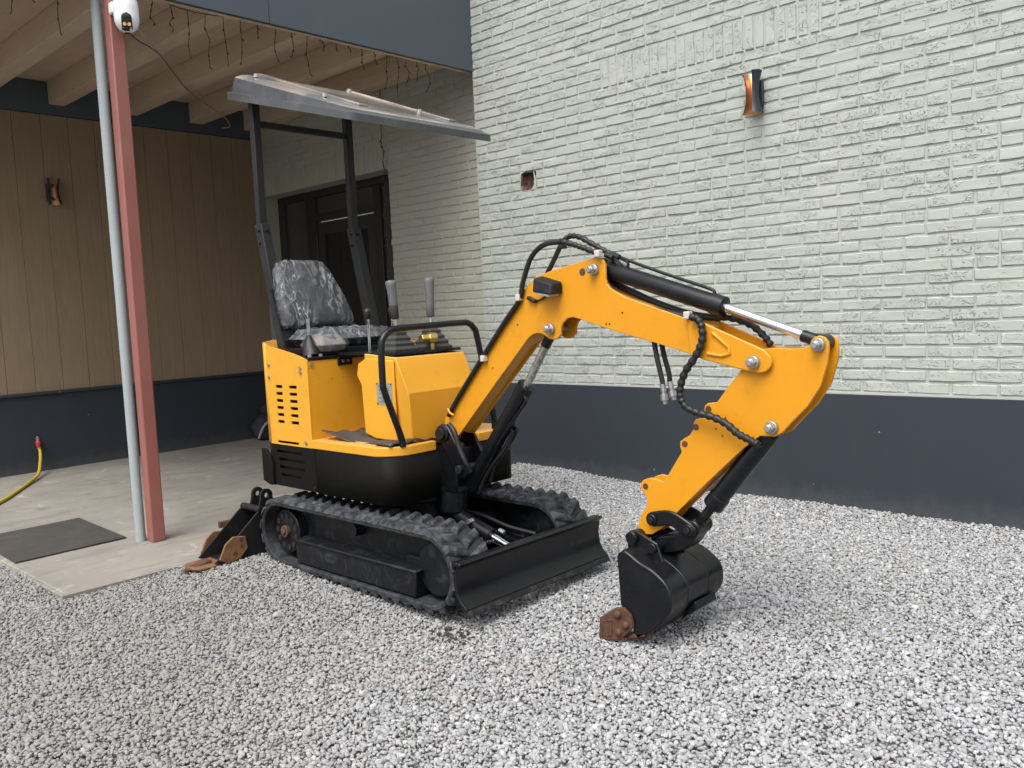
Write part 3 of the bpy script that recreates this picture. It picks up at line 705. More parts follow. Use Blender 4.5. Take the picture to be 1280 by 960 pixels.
# ================================================================== the excavator
EX = empty('mini_excavator', (2.67, 3.15, 0), 'yellow and black tracked mini excavator with canopy and raised boom', 'excavator')
TX0, TXW = 2.17, 0.20
def make_track(x0, parent_name='track'):
    x1 = x0 + TXW; yf, yr, zc, r = 2.565, 3.655, 0.172, 0.157
    def loop(rad, n=14):
        pts = arc(yr, zc, rad, -90, 90, n) + arc(yf, zc, rad, 90, 270, n)
        return pts
    outer, inner = loop(r), loop(r - 0.024); n = len(outer); mb = MB()
    vs = []
    for xx in (x0, x1):
        vs += [(xx, y, z) for y, z in outer] + [(xx, y, z) for y, z in inner]
    fs = []
    for i in range(n):
        j = (i + 1) % n
        fs += [(i, j, n + j, n + i), (2 * n + i, 3 * n + i, 3 * n + j, 2 * n + j), (i, 2 * n + i, 2 * n + j, j), (n + i, n + j, 3 * n + j, 3 * n + i)]
    tr = build('track', mb.add(vs, fs), 'rubber', EX, bevel=.006, smooth=.7)
    # lugs, two staggered rows; one shared mesh for each row
    per_s = yr - yf; per = 2 * per_s + 2 * math.pi * r; N = 44
    def at(s):
        s %= per
        if s < per_s: return (yf + s, zc + r, 90)
        s -= per_s
        if s < math.pi * r: a = 90 - math.degrees(s / r); return (yr + r * math.cos(math.radians(a)), zc + r * math.sin(math.radians(a)), a)
        s -= math.pi * r
        if s < per_s: return (yr - s, zc - r, -90)
        s -= per_s; a = -90 - math.degrees(s / r); return (yf + r * math.cos(math.radians(a)), zc + r * math.sin(math.radians(a)), a)
    meshes = []
    for row in (0, 1):
        w = TXW / 2; sk = 0.018 * (1 if row == 0 else -1); m2 = MB(); h = .0165
        # local: x across, y along the belt, z outward
        a, b = (-w / 2 - .004, w / 2 - .006) if row == 0 else (-w / 2 + .006, w / 2 + .004)
        m2.hexa([(a, -.024 + sk, -.004), (b, -.024 - sk, -.004), (b, .024 - sk, -.004), (a, .024 + sk, -.004), (a + .008, -.014 + sk, h), (b - .008, -.014 - sk, h), (b - .008, .014 - sk, h), (a + .008, .014 + sk, h)])
        me = bpy.data.meshes.new('lug'); me.from_pydata(m2.v, [], m2.f); bm = bmesh.new(); bm.from_mesh(me); bmesh.ops.recalc_face_normals(bm, faces=bm.faces)
        bmesh.ops.bevel(bm, geom=[e for e in bm.edges if sum(v.co.z for v in e.verts) > 2 * h - .001], offset=.005, segments=1, affect='EDGES'); bm.to_mesh(me); bm.free()
        me.polygons.foreach_set('use_smooth', [True] * len(me.polygons)); me.set_sharp_from_angle(angle=.25); me.materials.append(M['lug']); meshes.append(me)
    base = world_loc(tr)
    for row in (0, 1):
        for i in range(N):
            y, z, a = at((i + .5 * row) * per / N)
            o = bpy.data.objects.new('lug', meshes[row]); C.objects.link(o); o.parent = tr
            o.location = Vector((x0 + TXW * (.25 + .5 * row), y, z)) - base
            o.rotation_euler = (math.radians(a - 90) + random.gauss(0, .02), 0, random.gauss(0, .02))
    # frame, wheels
    fx0, fx1 = x0 + .014, x1 - .02
    pr_ = [(3.53, .158), (2.68, .158), (2.65, .145), (2.66, .045), (3.53, .045)]
    build('track_frame', MB().prism(pr_, fx0, fx1, 0).box((fx0 - .010, 2.64, .150), (fx1, 3.53, .164)), 'trackframe', tr, bevel=.006)
    sp = MB().cyl((x0 + .05, yr, zc), (x0 + .12, yr, zc), .108, 28)
    spk = build('sprocket', sp, 'trackframe', tr, bevel=.004)
    th = MB()
    for k in range(11):
        a = 2 * math.pi * k / 11; th.cyl((x0 + .046, yr + .079 * math.cos(a), zc + .079 * math.sin(a)), (x0 + .0505, yr + .079 * math.cos(a), zc + .079 * math.sin(a)), .015, 10)
    build('holes', th, 'hidden', tr)
    build('hub', MB().cyl((x0 + .03, yr, zc), (x0 + .052, yr, zc), .03, 16).cyl((x0 + .022, yr, zc), (x0 + .031, yr, zc), .016, 6), 'rust', tr, bevel=.003)
    build('inner_guard', MB().prism(loop(r - .03), x0 + .10, x0 + .108, 0), 'trackframe', tr)
    idl = build('idler', MB().cyl((x0 + .05, yf, zc), (x0 + .15, yf, zc), .112, 30), 'trackframe', tr, bevel=.006)
    build('idler_yoke', MB().box((x0 + .06, 2.60, .15), (x0 + .14, 2.76, .20)), 'trackframe', tr, bevel=.004)
    for k, yy in enumerate((2.82, 3.08, 3.34)):
        build('roller', MB().cyl((x0 + .03, yy, .055), (x0 + .17, yy, .055), .042, 18), 'trackframe', tr, bevel=.005)
    build('top_roller', MB().cyl((x0 + .05, 3.12, .255), (x0 + .15, 3.12, .255), .032, 16), 'trackframe', tr)
    return tr
make_track(TX0); make_track(2.82)

# undercarriage, blade
ug = MB().box((2.36, 2.80, .13), (2.83, 3.50, .25)).box((2.34, 2.95, .10), (2.85, 3.30, .20))
build('undercarriage_frame', ug, 'black', EX, bevel=.01)
build('slew_ring', MB().cyl((2.67, 3.18, .24), (2.67, 3.18, .37), .24, 40).cyl((2.67, 3.18, .34), (2.67, 3.18, .395), .29, 40), 'black', EX, bevel=.006)
BX0, BX1, BY = 2.165, 3.065, 2.38
DY = -.022
prof = [(2.395, .245), (2.418, .225), (2.428, .17), (2.420, .115), (2.395, .078), (2.365, .058), (2.36, .066), (2.388, .088), (2.405, .12), (2.411, .17), (2.402, .22), (2.383, .238)]
prof = [(a + DY, b) for a, b in prof]
bl = build('dozer_blade', MB().prism(prof, BX0, BX1, 0), 'black', EX, bevel=.002)
build('cutting_edge', MB().prism([(a + DY, b) for a, b in [(2.392, .084), (2.362, .060), (2.352, .040), (2.358, .036), (2.372, .052), (2.397, .078)]], BX0, BX1, 0), 'wornedge', bl)
build('back_rib', MB().box((BX0 + .02, 2.404, .15), (BX1 - .02, 2.428, .19)).box((BX0, 2.38, .215), (BX1, 2.412, .243)), 'black', bl, bevel=.003)
arms = MB()
for xx in (2.42, 2.77):
    arms.bar((xx, 2.43, .12), (xx, 2.86, .17), .05, .05)
build('blade_arm', arms.bar((2.42, 2.56, .135), (2.77, 2.56, .135), .05, .045), 'black', bl, bevel=.005)
bc = build('blade_cylinder', MB().cyl((2.60, 2.62, .215), (2.60, 2.90, .30), .034, 18).cyl((2.635, 2.66, .235), (2.635, 2.88, .30), .010, 8), 'black', bl, bevel=.003)
build('rod', MB().cyl((2.60, 2.42, .155), (2.60, 2.64, .222), .016, 12), 'chrome', bc)
build('fitting', MB().cyl((2.60, 2.55, .19), (2.60, 2.62, .20), .012, 8).cyl((2.555, 2.72, .275), (2.585, 2.72, .275), .011, 8).cyl((2.66, 2.60, .22), (2.66, 2.63, .228), .010, 6), 'steel', bl)
for k, (ax, zz) in enumerate(((2.45, .20), (2.50, .215), (2.43, .24))):
    build('hose', MB().tube(spline([(ax, 2.93, zz + .06), (ax - .03, 2.80, zz), (ax + .03, 2.68, zz - .03), (ax + .07, 2.58, zz - .01)], 6), .010, 8), 'hose', bl, smooth=1.2)
build('frame_hoses', MB().tube(spline([(2.68, 2.95, .28), (2.72, 2.80, .26), (2.75, 2.66, .22), (2.78, 2.52, .2)], 6), .010, 8).tube(spline([(2.42, 2.9, .26), (2.42, 2.76, .27), (2.46, 2.6, .22)], 6), .012, 8), 'hose', bl, smooth=1.2)

# ---- house: skirt, floor, panels
HX0, HX1, HYF = 2.25, 3.04, 2.86
def plan(inset=0.0, yrear=3.93):
    a, b, yf = HX0 + inset, HX1 - inset, HYF + inset
    p = arc(a + .075, yf + .075, .075, 180, 270, 8) + arc(b - .075, yf + .075, .075, 270, 360, 8)
    p += [(b, 3.79 - inset)] + [(b - .03, 3.86 - inset), (b - .12, 3.915 - inset), ((a + b) / 2, 3.95 - inset), (a + .12, 3.915 - inset), (a + .03, 3.86 - inset)] + [(a, 3.79 - inset)]
    return p
ZS0, ZS1 = 0.381, 0.592
def panel_with_slots(name, x, y0, y1, z0, ztop, slots, mat, parent, thick=.006):
    """side sheet in the plane x, real openings; ztop(y) gives the upper edge"""
    ysb = sorted({y0, y1, *[s[0] for s in slots], *[s[1] for s in slots], *np.linspace(y0, y1, 9)}); zsb = sorted({z0, *[s[2] for s in slots], *[s[3] for s in slots]})
    mb = MB()
    for i in range(len(ysb) - 1):
        ya, yb = ysb[i], ysb[i + 1]
        if yb - ya < 1e-5: continue
        for j in range(len(zsb)):
            za = zsb[j]; last = j == len(zsb) - 1
            zb0, zb1 = (ztop(ya), ztop(yb)) if last else (zsb[j + 1], zsb[j + 1])
            if any(s[0] - 1e-6 <= ya and yb <= s[1] + 1e-6 and s[2] - 1e-6 <= za and (not last) and zb0 <= s[3] + 1e-6 for s in slots): continue
            mb.add([(x, ya, za), (x, yb, za), (x, yb, zb1), (x, ya, zb0)], [(0, 1, 2, 3)])
    bmd = bmesh.new(); me = bpy.data.meshes.new('t'); me.from_pydata(mb.v, [], mb.f); bmd.from_mesh(me); bmesh.ops.remove_doubles(bmd, verts=bmd.verts, dist=1e-4)
    mb2 = MB(); bmd.verts.ensure_lookup_table(); bmd.verts.index_update(); mb2.add([v.co[:] for v in bmd.verts], [tuple(v.index for v in f.verts) for f in bmd.faces]); bmd.free()
    # two skins and the rims, so that the sheet has thickness
    n = len(mb2.v); edge = {}
    for f in mb2.f:
        for a, b in zip(f, f[1:] + f[:1]): edge.setdefault(tuple(sorted((a, b))), []).append((a, b))
    out = MB(); out.add(mb2.v + [(vx + thick, vy, vz) for vx, vy, vz in mb2.v], list(mb2.f) + [tuple(i + n for i in reversed(f)) for f in mb2.f] + [(b, a, a + n, b + n) for v in edge.values() if len(v) == 1 for a, b in v])
    return build(name, out, mat, parent, smooth=.4)
vents = [(3.52, 3.745, .552, .565), (3.505, 3.73, .512, .527), (3.51, 3.73, .474, .488), (3.545, 3.715, .436, .448)]
pl = plan()
# the skirt as a sheet following the plan, without the slotted stretch of the near side
ring = pl + [pl[0]]
sk = MB()
for (xa, ya), (xb, yb) in zip(ring[:-1], ring[1:]):
    if abs(xa - HX0) < 1e-4 and abs(xb - HX0) < 1e-4:
        ya_, yb_ = ya, yb
        segs = [(min(ya_, 3.412), min(yb_, 3.412))] if min(ya_, yb_) < 3.41 else []
        for p, q in segs: sk.add([(xa, p, ZS0), (xb, q, ZS0), (xb, q, ZS1), (xa, p, ZS1)], [(0, 1, 2, 3)])
        continue
    sk.add([(xa, ya, ZS0), (xb, yb, ZS0), (xb, yb, ZS1), (xa, ya, ZS1)], [(0, 1, 2, 3)])
build('skirt', sk, 'skirt', EX, smooth=.5, solid=.006, weld=True)
vp = panel_with_slots('vented_skirt_panel', HX0 - .001, 3.414, 3.79, ZS0 + .004, lambda y: ZS1 - .002, vents, 'skirt', EX)
build('inner_block', MB().prism(plan(.03), ZS0 + .01, ZS1 - .005, 2), 'hidden', EX)
build('bolt', MB().cyl((HX0 - .008, 3.43, .405), (HX0, 3.43, .405), .008, 10), 'blackdull', vp)
rg = MB().prism([(3.775, .39), (3.80, .381), (3.87, .40), (3.868, .565), (3.835, .565), (3.80, .535), (3.778, .49)], HX0 - .016, HX0 - .001, 0)
build('rear_guard', rg, 'skirt', EX, bevel=.004)
# floor plate
fp = arc(HX0 + .129, HYF + .129, .132, 180, 270, 8) + [(2.515, HYF - .003), (2.515, 3.0), (2.78, 3.0), (2.78, HYF - .003)] + arc(HX1 - .129, HYF + .129, .132, 270, 360, 8) + [(HX1 + .003, 3.44), (HX0 - .003, 3.44)]
build('floor_plate', MB().prism(fp, ZS1, ZS1 + .042, 2), 'bodyyellow', EX, bevel=.004)
# side panel with twelve slots and the wraparound rear shell
slots = []
for k in range(6):
    zt = .890 - k * .0345
    slots += [(3.658, 3.716, zt - .016 - .002, zt - .002), (3.532, 3.598, zt - .018, zt - .004)]
zs_fix = []
for s in slots: zs_fix.append((s[0], s[1], round(s[2], 4), round(s[3], 4)))
top = lambda y: 1.008 + .075 * ((y - 3.43) / .36) ** .75 if y > 3.43 else 1.008
# one shared set of row heights keeps the sheet a clean grid
zs_fix = [(3.658, 3.716, .874 - k * .0345 - .0015, .874 - k * .0345 + .0135) for k in range(6)] + [(3.532, 3.598, .874 - k * .0345 - .0015, .874 - k * .0345 + .0135) for k in range(6)]
zs_fix.append((3.545, 3.73, .601, .613))
sp_ = panel_with_slots('side_panel', HX0 - .002, 3.432, 3.787, ZS1 + .001, top, zs_fix, 'bodyyellow', EX)
for y, z in ((3.765, .985), (3.768, .925), (3.487, .972), (3.489, .952), (3.478, .617)):
    build('bolt', MB().cyl((HX0 - .010, y, z), (HX0 - .001, y, z), .0085, 6), 'steel', sp_)
rear = MB(); rp = [p for p in plan(-.002) if p[1] > 3.78]; rp = sorted(rp, key=lambda p: p[0]); n = len(rp)
rp[0] = (rp[0][0], 3.789); 
rear.add([(x, y, ZS1 + .001) for x, y in rp] + [(x, y, 1.083 + .022 * math.sin(math.pi * i / (n - 1))) for i, (x, y) in enumerate(rp)], [(i, i + 1, n + i + 1, n + i) for i in range(n - 1)])
build('rear_shell', rear, 'bodyyellow', EX, smooth=1.0, solid=.012)
build('far_panel', MB().box((HX1 - .006, 3.435, ZS1 + .001), (HX1 + .001, 3.785, 1.06)), 'bodyyellow', EX, bevel=.002)
build('engine_block', MB().box((HX0 + .05, 3.47, .6), (HX1 - .04, 3.80, .96)), 'hidden', EX)
sb = build('seat_box_front', MB().box((HX0 + .004, 3.434, ZS1 + .042), (HX1 - .006, 3.446, 1.006)), 'bodyyellow', EX, bevel=.003)
build('bolt', MB().cyl((2.272, 3.425, .988), (2.272, 3.436, .988), .009, 8), 'steel', sb)
build('latch', MB().box((2.42, 3.424, .972), (2.50, 3.4345, 1.012)), 'black', sb, bevel=.002)
for xx in (2.445, 2.475): build('bolt', MB().cyl((xx, 3.418, .992), (xx, 3.425, .992), .007, 8), 'steel', sb)
sd = build('seat_deck', MB().prism([(HX0 + .005, 3.43), (HX1 - .007, 3.43), (HX1 - .007, 3.80), (HX1 - .1, 3.87), (HX0 + .1, 3.87), (HX0 + .012, 3.80)], 1.006, 1.022, 2), 'black', EX, bevel=.002)
for xx in (2.285, 2.345): build('bolt', MB().cyl((xx, 3.46, 1.02), (xx, 3.46, 1.033), .010, 8), 'steel', sd)
# floor mat, corner curled up
g = []; nx, ny = 12, 20
for j in range(ny):
    for i in range(nx):
        s, t = i / (nx - 1), j / (ny - 1); x = 2.275 + .245 * s + .03 * t * (1 - s); y = 2.885 + .515 * t
        z = ZS1 + .046 + .05 * max(0, t - .6) ** 1.5 * 2.2 * (1 - s * .5) + .007 * math.sin(9 * t + 3 * s) + .006 * math.sin(13 * s - 5 * t) + .006
        if t > .25 and s < .1: x += .02 * math.sin(5 * t)
        g.append((x, y, z))
def m_fmat():
    b = NB('floor_mat_rubber'); v = b.pos((1, 1, 1), rot=(0, 0, .78))
    w1 = b.n('ShaderNodeTexChecker'); w1.inputs['Scale'].default_value = 42; b.l(v, w1.inputs['Vector'])
    c = b.mix(b.noise(b.pos(), 12, 5), (0.030, 0.027, 0.025), (0.062, 0.056, 0.05))
    b.set(col=c, rough=.62); b.bump(w1.outputs['Fac'], .5, .002); return b.m
M['fmat'] = m_fmat()
build('floor_mat', MB().grid(g, ny, nx), 'fmat', EX, smooth=2, solid=.006)

# console
cx0, cx1 = 2.405, 2.825
front = [(2.905, ZS1 + .042), (2.90, .855), (2.975, 1.012), (3.20, 1.03), (3.215, .66), (3.17, ZS1 + .042)]
cm = MB().prism(front, cx0, cx1, 0)
def taper(p):                                    # the lower front narrows towards the floor
    t = max(0.0, min(1.0, (.855 - p[2]) / .22)); return (p[0] - (.085 if p[0] > 2.6 else -.02) * t, p[1], p[2])
cm.v = [taper(p) for p in cm.v]
con = build('console', cm, 'bodyyellow', EX, bevel=.005, seg=2, smooth=.28)
build('side_flange', MB().prism([(2.98, 1.0), (3.17, 1.012), (3.235, .985), (3.25, .93), (3.22, .885), (3.21, .66), (3.13, .64), (2.98, .64)], cx0 - .012, cx0 - .001, 0), 'bodyyellow', con, bevel=.006, seg=3)
dpn = build('data_plate', MB().box((cx0 - .0135, 2.995, .80), (cx0 - .0118, 3.105, .90)), 'plate', con)
lines = MB()
for k in range(9): lines.box((cx0 - .0141, 3.012 + .008 * (k % 3), .812 + k * .009), (cx0 - .0136, 3.09 - .009 * ((k * 2) % 4), .8145 + k * .009))
build('printed_lines', lines, 'blackdull', dpn)
for y, z in ((3.0, .805), (3.10, .805), (3.0, .895), (3.10, .895)): build('rivet', MB().cyl((cx0 - .016, y, z), (cx0 - .013, y, z), .004, 8), 'rust', dpn)
build('top_plate', MB().box((cx0 + .01, 2.985, 1.022), (cx1 - .01, 3.42, 1.034)), 'black', con)

# handrail
rl = [(2.335, 2.872, ZS1 + .04), (2.327, 2.872, .68), (2.255, 2.872, .875), (2.247, 2.872, .92), (2.250, 2.872, 1.06), (2.262, 2.872, 1.105), (2.30, 2.872, 1.135), (2.36, 2.872, 1.143), (2.70, 2.872, 1.152), (2.765, 2.872, 1.148), (2.80, 2.872, 1.122), (2.815, 2.872, 1.09), (2.85, 2.872, .93), (2.90, 2.872, .70), (2.905, 2.872, ZS1 + .03)]
build('handrail', MB().tube(spline(rl, 5), .0145, 14), 'black', EX, smooth=1.2)

# control levers
def joystick(x, y, z0, z1, lean):
    p = lambda t: Vector((x + lean * t, y + .01 * t, z0 + (z1 - z0) * t))
    b = MB(); rows = 10; pts = []
    for i in range(rows):                          # bellows boot with a square footprint
        t = i / (rows - 1); h = .088 * (1 - t) + .02 * t + (.006 if i % 2 else -.003); zz = z0 - .10 + .115 * t
        for sx, sy in ((-1, -1), (0, -1), (1, -1), (1, 0), (1, 1), (0, 1), (-1, 1), (-1, 0), (-1, -1)): pts.append((x + sx * h * .8, y + sy * h * .8, zz))
    b.grid(pts, rows, 9)
    j = build('joystick', MB().tube([p(-.05), p(.0), p(.38)], .009, 10), 'steel', EX, smooth=1)
    build('boot', b, 'boot', j, smooth=.3)
    build('lower_grip', MB().tube([p(.22), p(.24), p(.48), p(.50)], [.013, .019, .021, .021], 14), 'boot' if lean < 0 else 'grip', j, smooth=1)
    build('grip', MB().tube([p(.50), p(.54), p(.72), p(.88), p(.95), p(.99), p(1.0)], [.020, .021, .021, .0245, .026, .022, .012], 16), 'grip', j, smooth=1)
    return j
joystick(2.548, 3.13, 1.13, 1.362, -.012); joystick(2.735, 3.10, 1.13, 1.372, .012)
for x, y, z in ((2.515, 3.30, 1.19), (2.63, 3.26, 1.195)):
    lv = build('small_lever', MB().cyl((x, y, 1.02), (x, y, z), .006, 8), 'chrome', EX)
    build('knob', MB().tube([(x, y, z - .004), (x, y, z + .006), (x, y, z + .03), (x, y, z + .045), (x, y, z + .05)], [.009, .014, .02, .016, .006], 14), 'hose', lv, smooth=1)
vv = build('brass_valve', MB().cyl((2.625, 3.05, 1.085), (2.665, 3.04, 1.085), .021, 6).cyl((2.66, 3.04, 1.085), (2.70, 3.03, 1.085), .027, 8).cyl((2.68, 3.035, 1.02), (2.68, 3.035, 1.09), .012, 8), 'brass', EX, bevel=.003)

# seat
seat = build('seat', MB().box((2.36, 3.47, 1.022), (2.88, 3.86, 1.06)), 'black', EX, bevel=.006)
def pillow(x0, x1, y0, y1, z0, z1, seed, nx=16, ny=14):
    rs = np.random.RandomState(seed); mb = MB(); k = rs.normal(size=(5, 2)) * 16; ph = rs.uniform(0, 6, 5); T = []; B = []
    for j in range(ny):
        for i in range(nx):
            s, t = i / (nx - 1), j / (ny - 1); e = (1 - abs(2 * s - 1) ** 5) * (1 - abs(2 * t - 1) ** 5)
            w = sum(math.sin(k[q] @ np.array([s, t]) + ph[q]) for q in range(5)) * .0035
            x, y = x0 + (x1 - x0) * s, y0 + (y1 - y0) * t
            T.append((x, y, (z0 + z1) / 2 + (z1 - z0) / 2 * max(e, 0) ** .5 + w * (e > .02))); B.append((x, y, (z0 + z1) / 2 - (z1 - z0) / 2 * max(e, 0) ** .5))
    mb.grid(T, ny, nx); mb.grid(B, ny, nx); return mb
cu = build('cushion', pillow(2.40, 2.90, 3.45, 3.86, 1.055, 1.145, 2), 'seatfab', seat, smooth=1.2)
cw = build('plastic_cover', pillow(2.392, 2.908, 3.442, 3.866, 1.050, 1.152, 2), 'wrap', seat, smooth=1.2)
build('side_pad', pillow(2.33, 2.50, 3.425, 3.62, 1.035, 1.12, 5), 'wrap', seat, smooth=1.2)
build('pad_core', pillow(2.34, 2.49, 3.435, 3.61, 1.035, 1.11, 5), 'padcloth', seat, smooth=1.2)
bk = [(-.195, .0), (.195, .0), (.21, .03), (.20, .14), (.155, .31), (.13, .35), (.09, .36), (-.10, .36), (-.145, .345), (-.17, .30), (-.205, .12), (-.21, .03)]
def backrest(off, name, mat, parent, xo=0, thick=.07):
    cx_ = 2.575; o_ = Vector((cx_, 3.80, 1.165)); upv = Vector((0, .36, .93)).normalized(); nrm = Vector((0, -.93, .36)).normalized(); mb = MB()
    rings = []; prof = [(0.0, .90), (.2, .98), (.5, 1.0), (.8, .975), (1.0, .88)]
    cz = .18
    for t, s in prof: rings.append([o_ + Vector((1, 0, 0)) * (px * (s + off) - .06 * (pz - .18)) + upv * (cz + (pz - cz) * (s + off)) + nrm * (thick * (t - .5) * (1 + off * 2)) for px, pz in bk])
    n = len(bk); vs = [v for r_ in rings for v in r_]; fs = []
    for k in range(len(rings) - 1):
        for i in range(n): fs.append((k * n + i, k * n + (i + 1) % n, (k + 1) * n + (i + 1) % n, (k + 1) * n + i))
    fs += [tuple(range(n)), tuple((len(rings) - 1) * n + i for i in reversed(range(n)))]
    return build(name, mb.add(vs, fs), mat, parent, smooth=.9)
br = backrest(0.0, 'backrest', 'seatfab', EX); backrest(.035, 'plastic_cover', 'wrap', br, thick=.078)
build('back_bracket', MB().bar((2.40, 3.80, 1.05), (2.40, 3.90, 1.36), .012, .06, (1, 0, 0)).bar((2.79, 3.80, 1.05), (2.77, 3.90, 1.36), .012, .06, (1, 0, 0)), 'black', br)
build('adjust_lever', MB().cyl((2.345, 3.55, 1.05), (2.345, 3.55, 1.20), .008, 8), 'chrome', seat)
build('lever_boot', MB().tube([(2.325, 3.50, 1.02), (2.33, 3.52, 1.075), (2.34, 3.54, 1.12)], [.045, .034, .012], 14), 'hose', seat, smooth=1)

# canopy on two posts
can = EX
for xx, nm in ((2.405, 'a'), (2.985, 'b')):
    cp = build('canopy_post', MB().box((xx - .021, 3.979, 1.62), (xx + .021, 4.021, 2.32)), 'postgrey', EX, bevel=.004)
    build('post_foot', MB().hexa([(xx - .026, 3.82, 1.02), (xx + .026, 3.82, 1.02), (xx + .026, 3.88, 1.02), (xx - .026, 3.88, 1.02), (xx - .026, 3.966, 1.70), (xx + .026, 3.966, 1.70), (xx + .026, 4.032, 1.70), (xx - .026, 4.032, 1.70)]), 'postgrey', cp, bevel=.003)
    for zz in (1.60, 1.665): build('bolt', MB().cyl((xx - .036, 3.985, zz), (xx + .036, 3.985, zz), .006, 8).cyl((xx, 3.945, zz), (xx, 3.97, zz), .008, 8), 'blackdull', cp)
build('cross_bar', MB().box((2.43, 3.985, 2.195), (2.96, 4.015, 2.225)), 'postgrey', EX, bevel=.003)
# roof: rounded rectangle rings; outline in (x, s) with s from rear 0 to front 1
RN, RF_, FN, FF_ = Vector((2.325, 4.155, 2.355)), Vector((3.24, 4.155, 2.355)), Vector((2.325, 3.10, 2.058)), Vector((3.245, 3.10, 2.058))
def roof_ring(inset, lift_rear, lift_front, rad, crown=0.0):
    wx = (3.24 - 2.325); wl = 1.096; pts = []
    for cx_, cy_, a0 in ((inset + rad, inset + rad, 180), (wx - inset - rad, inset + rad, 270), (wx - inset - rad, wl - inset - rad, 0), (inset + rad, wl - inset - rad, 90)):
        pts += arc(cx_, cy_, rad, a0, a0 + 90, 5)
    out = []
    for px, ps in pts:
        s = ps / wl; b = RN.lerp(FN, s) + Vector((px, 0, 0)); out.append(b + Vector((0, 0, lift_rear * (1 - s) + lift_front * s + crown * (1 - (2 * px / wx - 1) ** 2) * (1 - s))))
    return out
rings = [roof_ring(.008, .004, .004, .05), roof_ring(0, .0, .0, .055), roof_ring(0.0, .034, .034, .055), roof_ring(.006, .039, .039, .05), roof_ring(.020, .042, .0415, .05), roof_ring(.032, .118, .048, .06, .03), roof_ring(.052, .130, .055, .07, .035), roof_ring(.10, .134, .056, .08, .038)]
n = len(rings[0]); vs = [v for r_ in rings for v in r_]; fs = []
for k in range(len(rings) - 1):
    for i in range(n): fs.append((k * n + i, k * n + (i + 1) % n, (k + 1) * n + (i + 1) % n, (k + 1) * n + i))
rf = build('canopy_roof', MB().add(vs[:6 * n], [f for f in fs if max(f) < 6 * n]), 'canopygrey', EX, smooth=.7, solid=.004)
tp = MB().add(vs[5 * n:], [tuple(i - 5 * n for i in f) for f in fs if min(f) >= 5 * n])
last = 2 * n; cen = Vector((2.78, 3.63, 2.33 - .1)); 
def tz(x, y): s = (4.155 - y) / 1.055; return 2.355 - .297 * s + (.134 + .038 * (1 - ((x - 2.78) / .46) ** 2)) * (1 - s) + .056 * s + .006 * (1 - (2 * s - 1) ** 2)
top_pts = [vs[7 * n + i] for i in range(n)]; mid = [Vector((2.78 + (p.x - 2.78) * .5, 3.63 + (p.y - 3.63) * .5, 0)) for p in top_pts]
for p in mid: p.z = tz(p.x, p.y)
c0 = Vector((2.78, 3.63, tz(2.78, 3.63))); o0 = len(tp.v)
tp.add(top_pts + mid + [c0], [(i, (i + 1) % n, n + (i + 1) % n, n + i) for i in range(n)] + [(n + i, n + (i + 1) % n, 2 * n) for i in range(n)])
build('roof_panel', tp, 'canopytop', rf, smooth=1.0)
for sx in (2.50, 3.06): build('roof_rib', MB().bar((sx, 4.06, tz(sx, 4.06) + .002), (sx, 3.22, tz(sx, 3.22) + .002), .05, .016), 'canopytop', rf, bevel=.006)
for x, y in ((2.42, 3.98), (3.0, 3.98), (2.42, 3.40), (3.0, 3.40)): build('bolt', MB().cyl((x, y, tz(x, y) - .004), (x, y, tz(x, y) + .014), .012, 8), 'steel', rf)

# ---- boom
XB0, XB1 = 2.548, 2.652; XM = 2.60
bo = [(561, 514), (606, 442), (650.5, 370.8), (656, 361), (662, 354), (670, 346), (688, 338.7), (725.5, 327.4), (742, 322.6), (748, 322), (753.6, 325), (756, 331), (756.6, 348.5), (758.5, 355), (762, 360), (779.4, 371), (807.5, 381), (854.4, 397), (880, 405), (880, 448), (821.5, 429.4), (765.3, 413), (724.3, 398.9), (716, 396.5), (709, 398), (703, 404), (700.8, 411), (701, 418), (697, 423), (692.6, 424.7), (687, 424), (683, 421), (678, 417.5), (672, 416.5), (666, 418), (660, 423), (650.5, 436.4), (620, 478.6), (573, 545), (563, 544), (556, 535), (556, 524)]
bo_yz = yz(bo, XB0)
boom = build('boom', MB().prism(bo_yz, XB0, XB0 + .012, 0).prism(bo_yz, XB1 - .012, XB1, 0), 'yellow', EX, bevel=.002)
def strip(pxs, a, b, inset, mat, name, parent, thick=.01):
    p = yz(pxs, XB0); mb = MB()
    for (y0, z0), (y1, z1) in zip(p[:-1], p[1:]):
        d = Vector((0, y1 - y0, z1 - z0)).normalized(); nrm = Vector((0, -d.z, d.y)) * inset
        q = [Vector((0, y0, z0)) + nrm, Vector((0, y1, z1)) + nrm]; nn = nrm.normalized() * thick
        mb.hexa([(a, q[0].y, q[0].z), (b, q[0].y, q[0].z), (b, q[1].y, q[1].z), (a, q[1].y, q[1].z)] + [(a, (q[0] + nn).y, (q[0] + nn).z), (b, (q[0] + nn).y, (q[0] + nn).z), (b, (q[1] + nn).y, (q[1] + nn).z), (a, (q[1] + nn).y, (q[1] + nn).z)])
    return build(name, mb, mat, parent)
ia, ib = XB0 + .012, XB1 - .012
